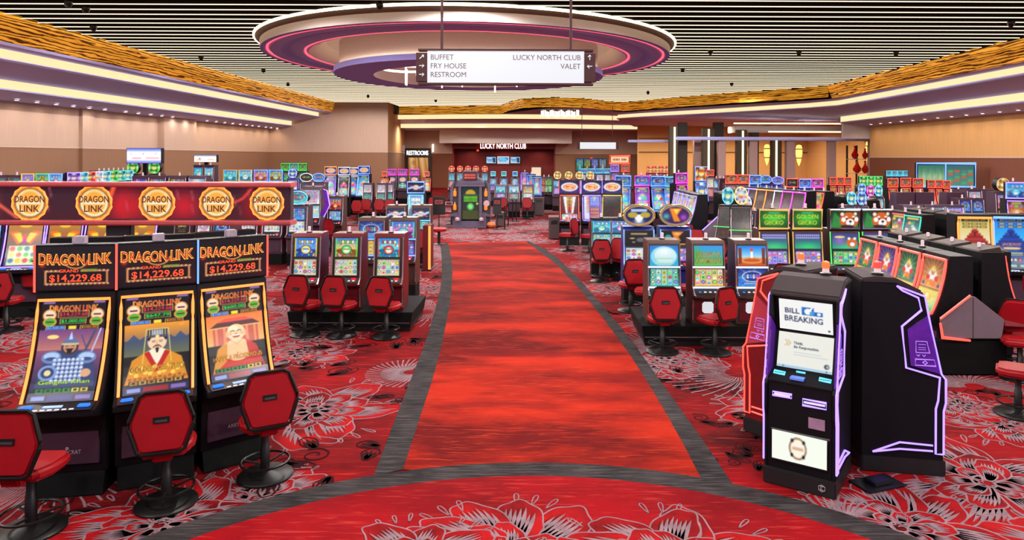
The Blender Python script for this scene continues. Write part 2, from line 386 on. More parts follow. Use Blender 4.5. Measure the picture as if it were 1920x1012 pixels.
BCOL = M('bronze_column', (.30, .25, .19), .5, .4, noise=.1)
MCOL = M('mauve_column', (.70, .57, .55), .8, noise=.03)
for xa, xb, lx, yt in ((1255.5, 1271, 1265, 236), (1318, 1337, 1329, 240), (1382, 1401, 1393, 243), (1448, 1466, 1456, 256)):
    o = struct('column', bx_px(xa, xb, yt, 300, YR, .5, True), BCOL, bevel=.03)
    l = ob('column_light', bx_px(lx - 1.6, lx + 1.6, yt + 2, 330, YR - .03, .03), LEDW, o)
for xa, xb, ya in ((1273, 1289, 229), (1340, 1357, 229), (1408, 1423, 241)):
    struct('column', bx_px(xa, xb, ya, 300, YR + 1.4, .6, True), M('dark_column', (.17, .12, .09), .5), bevel=.02)
for xa, xb in ((1302, 1318), (1347, 1361), (1406, 1421), (1476, 1491), (1555, 1568), (1633, 1649)):
    struct('column', bx_px(xa, xb, 262, 300, YR + .1 + (1.6 if xa == 1302 else 0), .5, True), MCOL, bevel=.02)
struct('trim_11', bx_px(1268, 1651, 256, 264, YR - .15, .9), PAINT, bevel=.05)
struct('trim_12', bx_px(1178, 1256, 262, 267, YR + 2.4, .5), PAINT, bevel=.04)
struct('trim_13', bx_px(1380, 1650, 236, 249, YR + 1.2, 2.0), CREAM)
for i, (xa, xb, yy) in enumerate(((1376, 1577, 231.5), (1441, 1577, 247))):
    o = ob('ceiling_light', bx_px(xa, xb, yy - 1.6, yy + 1.6, YR - .5, .06), LEDW)
    tag(o, ('longer' if i == 0 else 'shorter') + ' white light line along the bulkhead over the lounge columns', 'ceiling light')
# wall sconces of gold glass in the lounge
SCO = glow('amber_glass', (1, .78, .40), 1.9)
for px, py, w in ((1438, 289, 11), (1498, 290, 12), (1627, 284, 8)):
    X, Y, Zc = at(px, py, YR + 1.9); r = w * Y / K / 2; h = 42 * Y / K
    t = thing('wall_sconce', {1438: 'glowing gold teardrop sconce between the two slim lit columns', 1498: 'glowing gold teardrop sconce beside a mauve column', 1627: 'glowing gold sconce behind the glass display shelf'}[px], 'wall lamp', (X, Y, Zc), group='gold sconces of the lounge')
    ob('shade', MB().lathe([(.02, -h * .5), (r * .6, -h * .3), (r, .05 * h), (r * .95, h * .3), (r * .7, h * .42), (.05, h * .44)], 14), SCO, t, smooth=True, key='sconce%d' % px)
    ob('bracket', MB().box(-.03, .03, 0, .25, -.05, .35), DARKM, t)
    for q in range(3): ob('ring_trim', MB().lathe([(r * (1.02 - .06 * q), -.03), (r * (1.05 - .06 * q), 0), (r * (1.02 - .06 * q), .03)], 14, (0, 0, h * (.25 - .2 * q)), cap=False), DARKM, t)
t = thing('display_shelf', 'glass display shelf with tall bronze posts by the brown wall corner', 'shelf', at(1608, 300, YR + .6))
tz = t.location.z
for px in (1588, 1606, 1628):
    X = at(px, 300, YR + .6)[0] - t.location.x; ob('post', MB().box(X - .05, X + .05, -.05, .05, -tz, at(0, 266, YR)[2] - tz), DARKM, t)
for py in (292, 319): ob('shelf', MB().box(-.8, .8, -.2, .2, at(0, py, YR)[2] - tz - .02, at(0, py, YR)[2] - tz + .02), M('shelf_glass', (.7, .75, .72), .1), t)
for px, py, s_ in ((1603, 283, 1.0), (1607, 312, 1.15), (1622, 280, .8), (1622, 311, .95)):
    X, Y, Zc = at(px, py + 7 * s_, YR + .6); Zc = at(0, 292 if py < 300 else 319, YR)[2] + .02
    o = ob('vase', MB().lathe([(.08, 0), (.2 * s_, .15), (.24 * s_, .3), (.1, .55 * s_), (.05, .8 * s_), (.09, .9 * s_)], 12), M('red_glass', (.75, .08, .04), .15), loc=(X, Y, Zc), smooth=True)
    tag(o, 'red glass vase on the %s shelf by the brown wall, %s' % ('upper' if py < 300 else 'lower', 'tall one' if s_ >= 1 else 'shorter one'), 'vase')
# ---- round ceiling saucer with light rings
SX, SY = -1.9 * S, 19 * S
sd = MB()
prof = [((5.3, 3.06), 0), ((5.58, 3.02), 3), ((5.56, 2.97), 3), ((5.45, 2.88), 1), ((5.44, 2.69), 2), ((5.33, 2.685), 2), ((5.31, 2.74), 2), ((5.22, 2.74), 2), ((5.2, 2.69), 4), ((4.95, 2.70), 2), ((4.9, 2.74), 2), ((4.72, 2.74), 4), ((4.62, 2.69), 4), ((4.42, 2.69), 2), ((4.4, 2.74), 2), ((4.3, 2.74), 2), ((4.28, 2.70), 1), ((4.05, 2.80), 1), ((3.85, 3.0), 1), ((3.52, 3.0), 1), ((3.52, 2.27), 1), ((3.55, 2.25), 2), ((3.62, 2.25), 2), ((3.63, 2.33), 2), ((3.66, 2.33), 2), ((3.66, 2.19), 2), ((2.63, 2.19), 1), ((2.55, 2.5), 1), ((1.8, 2.62), 1), ((.01, 2.64), 1)]
n = 96; v = []; 
for (r, d), _ in prof: v += [(SX + r * S * math.cos(2 * math.pi * i / n), SY + r * S * math.sin(2 * math.pi * i / n), Zd(d)) for i in range(n)]
for j in range(len(prof) - 1):
    sd.add([], []); m = prof[j][1]
    for i in range(n): sd.f.append((j * n + i, j * n + (i + 1) % n, (j + 1) * n + (i + 1) % n, (j + 1) * n + i)); sd.m.append(m)
sd.v = v
dome = struct('ceiling_dome', sd, [DARKM, CREAM, M('mauve_ring', (.56, .55, .82), .8, noise=.03), M('grey_ring', (.42, .36, .30), .8, noise=.03), M('rose_ring', (.62, .60, .82), .8, noise=.03)], smooth=True)
def ring(name, r, d, rad, mat):
    ob(name, MB().tube([(SX + r * S * math.cos(2 * math.pi * i / 120), SY + r * S * math.sin(2 * math.pi * i / 120), Zd(d)) for i in range(120)], rad, 5, True), mat, dome)
ring('rim_light', 5.58, 3.0, .045, glow('rim_white', (1, .92, .74), 6.0))
PINK = glow('pink_light', (1, .35, .42), 1.5)
ring('pink_light', 5.27, 2.72, .045, PINK); ring('pink_light', 4.36, 2.72, .045, PINK)
ring('flange_light', 3.585, 2.28, .03, glow('flange_white', (1, .88, .66), 9))
ch = thing('chandelier', 'cluster of white light rings and glass rods inside the ceiling saucer', 'chandelier', (SX, SY, Zd(2.6)))
CH = glow('chandelier_white', (1, .95, .85), 2.2)
for i in range(8):
    a = i * .785 + .25; r = 2.35 if i % 2 == 0 else 1.5
    ob('light_ring', MB().tube([(r * math.cos(a) + .85 * math.cos(q * .39), r * math.sin(a) + .85 * math.sin(q * .39), -.50 + .05 * i) for q in range(16)], .045, 6, True), CH, ch)
for i in range(16):
    a = i * 2.4; r = (.5 + 1.7 * ((i * 7) % 16) / 16) * S; h = .5 + .3 * ((i * 5) % 7) / 7
    ob('light_rod', MB().lathe([(.03, -h - .1), (.035, -.1)], 6, (r * math.cos(a), r * math.sin(a), 0)), CH, ch, key=None)
    ob('rod_cord', MB().lathe([(.008, -.1), (.008, .06)], 4, (r * math.cos(a), r * math.sin(a), 0)), DARKM, ch)
cb = thing('chandelier', 'long far chandelier of white rods under the gold bulge', 'chandelier', (at(1050, 213, 44.6)))
for i in range(22):
    ob('light_rod', MB().lathe([(.05, -.2), (.05, .18)], 5, ((i - 10.5) * .115, .35 * math.sin(i * 2.1), .05 * math.sin(i * 1.3))), CH, cb)
ob('canopy', MB().box(-1.3, 1.3, -.4, .4, .24, .30), DARKM, cb)
# ---- small downlights under the soffits, each a recessed lamp
DL = glow('downlight', (1, .95, .9), 7.0, light=False)
def downlight(x, y, d, lab, grp):
    o = thing('downlight', lab, 'downlight', (x * S, y * S, Zd(d)), group=grp)
    ob('lamp', MB().lathe([(.065, -.03), (.065, .0)], 10), DL, o, key='dl'); ob('trim_ring', MB().lathe([(.068, -.025), (.10, -.025), (.10, .02)], 10, cap=False), CREAM, o, key='dlr')
for px in (31, 69, 105, 137, 167, 196, 235, 259, 282, 303, 323, 388, 405, 421, 436, 450, 462, 473, 485, 498, 508, 519):
    y = -14.55 * K / (px - VX); downlight(-14.55, y, 1.535, 'small white recessed downlight under the stepped soffit over the beige wall', 'downlights over the beige wall')
for px in (1633, 1651, 1669, 1690, 1711, 1734, 1758, 1784, 1812, 1842, 1874, 1909):
    y = 15.6 * K / (px - VX); downlight(15.6, y, 1.60, 'small white recessed downlight under the soffit over the brown wall', 'downlights over the brown wall')
BD = M('black_dome', (.05, .05, .06), .15)
for px, py in ((712, 8), (128, 6), (161, 17), (175, 52), (377, 108), (494, 132), (540, 158), (690, 180), (817, 188), (1372, 154), (1332, 93), (1498, 95), (1680, 95), (1896, 37), (1280, 128), (1215, 171)):
    Y = (Zd(2.98) - EYE) * K / (VY - py); X, Y, Zc = at(px, py, Y)
    o = ob('ceiling_camera', MB().lathe([(.01, -.17), (.07, -.14), (.1, -.06), (.1, 0), (.05, .0), (.05, .1)], 10), BD, loc=(X, Y, Zd(2.98)), smooth=True, key='domecam')
    tag(o, 'small black dome camera hanging from the slatted ceiling', 'camera', 'dome cameras on the slatted ceiling')
# ---- lamps
def spot(x, y, z, e, ang=150, col=(1, .93, .88), r=.05, tgt=None, blend=.7):
    l = bpy.data.lights.new('downlight_and_fill', 'SPOT'); l.energy = e; l.spot_size = R(ang); l.spot_blend = blend; l.color = col; l.shadow_soft_size = r
    o = bpy.data.objects.new('downlight_and_fill', l); COL.objects.link(o); o.location = (x, y, z)
    if tgt: o.rotation_euler = (Vector(tgt) - Vector((x, y, z))).to_track_quat('-Z', 'Y').to_euler()
    return o
for y in (-1, 3.5, 8, 12.5, 17, 22, 28, 34, 40, 46):
    for x in (-12.5, -7, -1.8, 3.6, 8.6, 13.2):
        if math.hypot(x - SX, y - SY) < 7.6 or (y > 30 and not all(inside(x / S + dx, y / S + dy, ceil_poly) for dx in (-1.6, 1.6) for dy in (-1.6, 2.2))): continue
        spot(x, y, Zd(3) - .1, 720, 176, blend=.25)
for x, y in ((SX - 3, SY), (SX + 3, SY), (SX, SY - 3), (SX, SY + 3)): spot(x, y, Zd(2.19) - .05, 900)
for q in range(2, 38): spot(-14.5 * S, (q + .5) * S, Zd(1.5), 34 if q < 29 else 44, 165, (1, .86, .72) if q < 29 else (1, .74, .42), tgt=(-14.9 * S, (q + .5) * S, 0), blend=1.0)
for q in range(2, 34): spot(15.55 * S, (q + .5) * S, Zd(1.5), 34, 165, (1, .84, .62), tgt=(16 * S, (q + .5) * S, 0), blend=1.0)
for x in (-5, -2.5, 0): spot(x * S, 49.7 * S, Zd(.88), 130, 130, (1, .6, .45))
for x in (7.5, 10, 12.5, 15): [spot(x * S, q * S, Zd(1.90), 700, 172, (1, .84, .58)) for q in (37.5, 42)]  # added fill spots brightening the lounge walls, no fixtures there
for x in (-8, -4, 0, 4, 9): spot(x * S, 44.1 * S, Zd(2.12), 900, 172, (1, .88, .74))  # fill spots added to lift the dim far walls, without fixtures
w = bpy.data.worlds.new('world'); SC.world = w; w.use_nodes = True
w.node_tree.nodes['Background'].inputs[0].default_value = (.52, .54, .76, 1); w.node_tree.nodes['Background'].inputs[1].default_value = .7
# ================= carpet =================
def carpet_mat(name, dark, light, sc_=1.2, scratch=None, stretch=(1, 1, 1), lo=.38, hi=.62, fine=.12, streak=None):
    m = bpy.data.materials.new(name); m.use_nodes = True; nt = m.node_tree; b = nt.nodes['Principled BSDF']; N = nt.nodes.new; lk = nt.links.new
    b.inputs['Roughness'].default_value = .95; b.inputs['Specular IOR Level'].default_value = .1
    tc = N('ShaderNodeTexCoord'); mp = N('ShaderNodeMapping'); mp.inputs['Scale'].default_value = stretch
    nz = N('ShaderNodeTexNoise'); nz.inputs['Scale'].default_value = sc_; nz.inputs['Detail'].default_value = 9; nz.inputs['Roughness'].default_value = .62
    lk(tc.outputs['Object'], mp.inputs[0]); lk(mp.outputs[0], nz.inputs['Vector'])
    rp = N('ShaderNodeValToRGB'); e = rp.color_ramp.elements; e[0].position, e[1].position = lo, hi
    e[0].color = (*lin(dark), 1); e[1].color = (*lin(light), 1); lk(nz.outputs['Fac'], rp.inputs[0]); out = rp.outputs[0]
    def over(fac, col, blend='MIX'):
        nonlocal out
        mx = N('ShaderNodeMix'); mx.data_type = 'RGBA'; mx.blend_type = blend; lk(fac, mx.inputs['Factor']); lk(out, mx.inputs['A']); mx.inputs['B'].default_value = (*lin(col), 1); out = mx.outputs['Result']
    def thr(src, a, b_):
        r = N('ShaderNodeMapRange'); r.inputs[1].default_value = a; r.inputs[2].default_value = b_; lk(src, r.inputs[0]); return r.outputs[0]
    if scratch:                                            # crossing worn strokes woven into the pile
        for ang, s2 in ((.6, (2.2, 26, 1)), (-.5, (2.6, 30, 1)), (1.5, (2.0, 24, 1))):
            q = N('ShaderNodeMapping'); q.inputs['Scale'].default_value = s2; q.inputs['Rotation'].default_value = (0, 0, ang); lk(tc.outputs['Object'], q.inputs[0])
            z = N('ShaderNodeTexNoise'); z.inputs['Scale'].default_value = 1.0; z.inputs['Detail'].default_value = 3; z.inputs['Distortion'].default_value = .6; lk(q.outputs[0], z.inputs['Vector'])
            t_ = thr(z.outputs['Fac'], .60, .72); k_ = N('ShaderNodeMath'); k_.operation = 'MULTIPLY'; k_.inputs[1].default_value = .5; lk(t_, k_.inputs[0]); over(k_.outputs[0], scratch)
    if streak:
        q = N('ShaderNodeMapping'); q.inputs['Scale'].default_value = streak[1]; lk(tc.outputs['Object'], q.inputs[0])
        z = N('ShaderNodeTexNoise'); z.inputs['Scale'].default_value = 1.0; z.inputs['Detail'].default_value = 5; lk(q.outputs[0], z.inputs['Vector']); over(thr(z.outputs['Fac'], *streak[2:]), streak[0])
    f = N('ShaderNodeTexNoise'); f.inputs['Scale'].default_value = 90; f.inputs['Detail'].default_value = 2; lk(tc.outputs['Object'], f.inputs['Vector'])
    mm = N('ShaderNodeMath'); mm.operation = 'MULTIPLY'; mm.inputs[1].default_value = fine * 2; lk(f.outputs['Fac'], mm.inputs[0]); over(mm.outputs[0], (.0, .0, .0))
    lk(out, b.inputs['Base Color']); return m
C_BASE = carpet_mat('carpet_red', (.20, .003, .018), (.47, .004, .034), .55, (0.684, 0.152, 0.137), stretch=(1, 1.6, 1), lo=.36, hi=.60)
C_AISLE = carpet_mat('carpet_aisle', (.33, .008, .014), (.62, .115, .035), .62, (.70, .22, .12), stretch=(.55, 1.25, 1), lo=.40, hi=.60, streak=((.36, .012, .028), (.42, 1.5, 1), .52, .70))
C_BORDER = carpet_mat('carpet_border', (0.091, 0.076, 0.084), (0.213, 0.190, 0.198), 2.2, None, lo=.3, hi=.7, streak=((0.274, 0.251, 0.251), (3, 40, 1), .48, .66))
C_CIRC = carpet_mat('carpet_circle', (.35, .004, .034), (.53, .006, .05), .5, (0.684, 0.198, 0.167), lo=.35, hi=.6)
C_PINK = carpet_mat('carpet_thread', (.40, .31, .34), (.54, .44, .465), 6, None, lo=.3, hi=.7)
C_DARK = carpet_mat('carpet_scroll', (0.091, 0.008, 0.023), (0.198, 0.015, 0.030), 3, None, lo=.3, hi=.7)
C_PETAL = carpet_mat('carpet_petal', (0.33, 0.006, 0.03), (0.58, 0.035, 0.06), 1.7, None, lo=.36, hi=.6)
fb = MB(); PINKI, DARKI, PETI = 4, 5, 6
fb.quad((-24, -6, 0), (24, -6, 0), (24, 72, 0), (-24, 72, 0), 0)
def strip2(pts, ws, z, m):
    n = len(pts); v = []
    for i, (x, y) in enumerate(pts):
        a, b = pts[max(i - 1, 0)], pts[min(i + 1, n - 1)]; dx, dy = b[0] - a[0], b[1] - a[1]; l = math.hypot(dx, dy) or 1
        w = (ws[i] if isinstance(ws, (list, tuple)) else ws) / 2; v += [(x - dy / l * w, y + dx / l * w, z), (x + dy / l * w, y - dx / l * w, z)]
    fb.add(v, [(2 * i, 2 * i + 1, 2 * i + 3, 2 * i + 2) for i in range(n - 1)], m)
DZ = .00002
class Zs:
    z = .0005; i = 0
def fresh():
    if not Zs.i is None: Zs.i += 1; Zs.z = .0005 + (Zs.i % 3) * .0021
def nz_(): Zs.z += DZ; return Zs.z
def petal(bx, by, ang, Lh, Wd, q, lw, bend=0.0, dark=False, strokes=6, lod=1.0):
    """one carpet petal: scalloped outline, petal-red filling and a comb of tapering threads rising from its root"""
    ca, sa = math.cos(ang), math.sin(ang); n = max(7, int(18 * lod))
    def T(u, v_): v_ = v_ + bend * u * u / Lh; return (bx + u * ca - v_ * sa, by + u * sa + v_ * ca)
    ph = rnd.random() * 6
    def edge(th):                                          # th -1..1 round the petal from one root to the other
        g = th * 2.25; r = 1.0 + .045 * math.cos(th * 15 + ph)
        u = .56 + .44 * math.cos(g) * r; w = math.sin(g) * r
        if abs(th) > .72: k_ = (1 - abs(th)) / .28; u = u * k_ + .02 * (1 - k_); w *= k_ ** .8
        return u, w
    ol = [T(Lh * u, Wd * w) for u, w in (edge(-1 + 2 * i / (2 * n)) for i in range(2 * n + 1))]
    z = nz_(); c = T(Lh * .5, 0); k_ = len(ol); col = DARKI if dark else PINKI
    if not dark: fb.add([(x, y, z) for x, y in ol] + [(c[0], c[1], z)], [(i, i + 1, k_) for i in range(k_ - 1)] + [(k_ - 1, 0, k_)], PETI)
    z = nz_(); m_ = max(3, int(6 * lod))
    for s_ in range(strokes):
        f = (s_ - (strokes - 1) / 2) / max(1, strokes - 1) * 1.5; t1 = (.93 - .14 * abs(f)) * rnd.uniform(.84, 1.0); w0 = Wd * 1.75 / strokes
        p = [T(Lh * (.05 + (t1 - .05) * i / m_), Wd * f * (.12 + .66 * math.sin(1.75 * i / m_ * t1))) for i in range(m_ + 1)]
        if lod > .6 and not dark: strip2([(x + .45 * w0 * -sa, y + .45 * w0 * ca) for x, y in p], [w0 * .55 * (1 - i / m_) ** .7 + .001 for i in range(m_ + 1)], z, DARKI)
        strip2(p, [w0 * (.62 + .50 * math.sin(math.pi * min(1, .25 + .75 * i / m_))) * (1 - (i / m_) ** 5) + .001 for i in range(m_ + 1)], z + DZ / 3, col)
    strip2(ol, lw, z + DZ / 2, col)
def spiral(x, y, r, a0, turns, w, m, flip=1):
    n = int(22 * turns); p = []
    for i in range(n + 1):
        t = i / n; a = a0 + flip * t * turns * 6.283; q = r * (1 - .82 * t); p.append((x + q * math.cos(a), y + q * math.sin(a)))
    strip2(p, [w * (1 - .5 * i / n) for i in range(n + 1)], nz_(), m)
def drop(x, y, a, l, w, lw):
    ca, sa = math.cos(a), math.sin(a); p = []
    for i in range(15):
        t = i / 14 * 6.283; u = l * (.5 - .5 * math.cos(t)); v_ = w * math.sin(t) * (u / l) ** .8; p.append((x + u * ca - v_ * sa, y + u * sa + v_ * ca))
    strip2(p, lw, nz_(), PINKI)
def peony(x, y, Rr_, a0=None, lod=1.0, lw=.016, squash=1.0, drops=True, arc=(0, 6.283)):
    a0 = rnd.random() * 6.28 if a0 is None else a0
    rings = [(1.0, 12), (.58, 9), (.30, 6)] if lod > .5 else [(1.0, 11), (.60, 8), (.3, 4)]
    for k_, (f, n) in enumerate(rings):
        for i in range(n):
            a = a0 + k_ * .31 + 6.283 * i / n + rnd.uniform(-.1, .1); Ln = Rr_ * f * rnd.uniform(.85, 1.08)
            if drops and k_ == 0 and lod > .5 and i % 2 == 0:
                for q in (-.16, .0, .16): drop(x + Ln * .98 * math.cos(a + q), y + Ln * .98 * math.sin(a + q), a + q * 2, Rr_ * .22, Rr_ * .035, lw * .8)
            petal(x + .05 * math.cos(a), y + .05 * math.sin(a), a, Ln, Ln * (.27 + .05 * k_), f, lw, bend=rnd.uniform(-.3, .3), strokes=7 if lod > .5 else 4, lod=lod)
    spiral(x, y, Rr_ * .14, a0, 1.3, lw * 1.6, PINKI)
def fan(x, y, r, a, lod=1.0, n=26, spread=3.6):
    """a chrysanthemum-like fan of fine threads"""
    for f, wd in ((1.0, .010), (.66, .012)):
        for i in range(n):
            g = a + spread * (i / (n - 1) - .5); p = []
            for q in range(7):
                t = .25 + .75 * q / 6; b = g + .35 * (1 - t); p.append((x + r * f * t * math.cos(b), y + r * f * t * math.sin(b)))
            strip2(p, [wd + .016 * (q / 6) ** 2 for q in range(7)], nz_(), PINKI)
def dark_field(x, y, r, n=9, lod=1.0):
    for i in range(n):
        a = rnd.random() * 6.28; q = r * rnd.random() ** .5; cx, cy = x + q * math.cos(a), y + q * math.sin(a) * .8
        if i % 3: petal(cx, cy, rnd.random() * 6.28, r * rnd.uniform(.35, .6), r * .13, 1, .018, rnd.uniform(-.3, .3), dark=True, strokes=3, lod=.5 * lod)
        else: spiral(cx, cy, r * rnd.uniform(.14, .24), a, 1.5, .024, DARKI, rnd.choice((-1, 1)))
# motifs where the photograph shows them (column, row of the motif's middle on the floor)
spots_ = []
def F(px, py, kind, r, **kw):
    x, y = fl(px, py); spots_.append((x, y, r))
    fresh(); {'p': peony, 'f': fan, 'd': dark_field}[kind](x, y, r, **kw)
for a in ((690, 640, 'd', .9), (640, 880, 'd', .7), (1390, 860, 'd', .5), (1360, 800, 'd', .5), (250, 925, 'd', .6), (1700, 860, 'd', .5), (1830, 745, 'd', .6), (760, 745, 'd', .4), (1150, 590, 'd', .8), (540, 700, 'd', .8), (1320, 720, 'd', .7)): F(*a)
F(590, 770, 'p', .95, a0=.3); F(480, 935, 'p', .62); F(300, 985, 'p', .75); F(90, 700, 'p', .9); F(20, 600, 'p', 1.1); F(420, 600, 'p', 1.0); F(560, 660, 'p', .8)
F(770, 698, 'f', .62, a=3.14); F(1385, 700, 'f', 1.15, a=-1.9, n=40, spread=5.4); F(590, 630, 'p', .8); F(800, 560, 'f', .7, a=3.3); F(700, 600, 'f', .6, a=4.5)
F(1850, 905, 'p', 1.0, a0=1.2); F(1690, 990, 'p', .75, a0=.4); F(1600, 985, 'f', .5, a=2.6); F(1880, 790, 'p', .7); F(1830, 725, 'f', .8, a=1.2); F(1800, 760, 'p', .5)
F(1195, 575, 'f', .8, a=-.4); F(1150, 540, 'p', .9); F(1120, 500, 'p', 1.0, lod=.6); F(1080, 470, 'p', 1.0, lod=.6); F(800, 500, 'p', .9, lod=.6); F(810, 540, 'p', .8, lod=.6); F(1400, 640, 'p', .8); F(1490, 660, 'p', .8)
def on_aisle(x, y): return -1.9 < x < (1.9 if y < 18 else 1.2) and y < 24.5
for i in range(2600):
    y = rnd.uniform(5.0, 40) if i % 3 else rnd.uniform(5, 14); x = rnd.uniform(-.85, .85) * min(y, 22)
    if y < 24.5 and on_aisle(x, y): continue
    r = rnd.uniform(.7, 1.15)
    if any(math.hypot(x - a, y - b) < (r + c) * (.70 if y < 10 else .52) for a, b, c in spots_): continue
    lod = 1.0 if y < 9 else .7 if y < 12 else .45 if y < 20 else .3
    k_ = rnd.random(); spots_.append((x, y, r)); fresh()
    if k_ < .62: peony(x, y, r, lod=lod, lw=.018 if y < 10 else .026 if y < 14 else .045 if y < 20 else .07, drops=y < 12)
    elif k_ < .82: fan(x, y, r, rnd.random() * 6.28)
    else: dark_field(x, y, r, 8)
# aisle, its dark borders and the round medallion, each a hair above the last
ZA = .0072; Zs.i = None
inL = [(840.5, 456), (845, 480), (848.6, 508), (847, 540), (842.7, 576), (829, 644.5), (811, 713), (788, 781), (755.5, 881)]
ouL = [(825, 456), (828, 480), (829, 508), (826, 540), (818, 576), (797, 644), (770, 713), (743, 781), (700, 894)]
inR = [(985, 452), (1000, 463), (1045, 497), (1091, 547), (1136, 604), (1182, 667), (1227, 738), (1273, 817), (1318, 905)]
ouR = [(990, 452), (1010, 461), (1045, 483), (1091, 529), (1136, 581), (1182, 635), (1227, 699), (1273, 763), (1318, 826), (1378, 915)]
P_ = lambda L_: [fl(*p) for p in L_]
a, b = P_(inL), P_(inR)
def loft(A, B, z, m):
    A = resample(A, 24); B = resample(B, 24); fb.add([(x, y, z) for x, y in A] + [(x, y, z) for x, y in B], [(i, i + 1, 25 + i, 24 + i) for i in range(23)], m)
loft(P_(inL), P_(inR), ZA, 1); loft(P_(ouL), P_(inL), ZA + .0006, 2); loft(P_(inR), P_(ouR), ZA + .0006, 2)
CX, CY, CR = -.03, 2.55, 3.86
def arcp(r, n=72): return [(CX + r * math.cos(math.pi * (-.15 + 1.3 * i / n)), CY + r * math.sin(math.pi * (-.15 + 1.3 * i / n))) for i in range(n + 1)]
o_, i_ = arcp(CR + .28), arcp(CR)
fb.add([(x, y, ZA + .0012) for x, y in o_ + i_], [(i, i + 1, 74 + i, 73 + i) for i in range(72)], 2)
fb.add([(CX, CY - 1, ZA + .0012)] + [(x, y, ZA + .0012) for x, y in i_], [(0, i, i + 1) for i in range(1, 73)], 3)
Zs.z = ZA + .0016
def half_peony(px, py, r, a0, lod=1.2): peony(*fl(px, py), r, a0=a0, lod=lod, lw=.014)
for px, py, r in ((860, 1080, .6), (1120, 1100, .6), (1330, 1075, .5)): dark_field(*fl(px, py), r, 7)
half_peony(940, 1050, .88, .2); half_peony(1270, 1062, .80, .5); half_peony(770, 1068, .62, .9); half_peony(1100, 1100, .55, .1)
floor_ = struct('floor', fb, [C_BASE, C_AISLE, C_BORDER, C_CIRC, C_PINK, C_DARK, C_PETAL])
# ================= painted displays =================
W_ = (1, 1, 1)
A = {}
PAL = {'blue': ((.02, .08, .45), (.15, .55, .95), (.85, .95, 1)), 'cyan': ((.0, .3, .5), (.2, .85, .95), (1, 1, .8)), 'purple': ((.15, .03, .4), (.6, .3, .95), (1, .85, 1)),
       'red': ((.35, .01, .02), (.95, .2, .12), (1, .9, .5)), 'green': ((.0, .2, .06), (.15, .8, .3), (.95, 1, .4)), 'gold': ((.4, .2, .02), (1, .72, .2), (1, 1, .85)),
       'white': ((.55, .65, .8), (.95, .97, 1), (.9, .3, .2)), 'dark': ((.02, .02, .03), (.10, .07, .06), (.5, .35, .2)), 'magenta': ((.3, .0, .3), (.95, .2, .75), (1, .85, .95)),
       'teal': ((.0, .22, .22), (.15, .75, .7), (.9, 1, .9)), 'orange': ((.45, .12, .0), (1, .5, .12), (1, .95, .6)), 'cream': ((.5, .46, .36), (.80, .76, .60), (.6, .2, .1))}
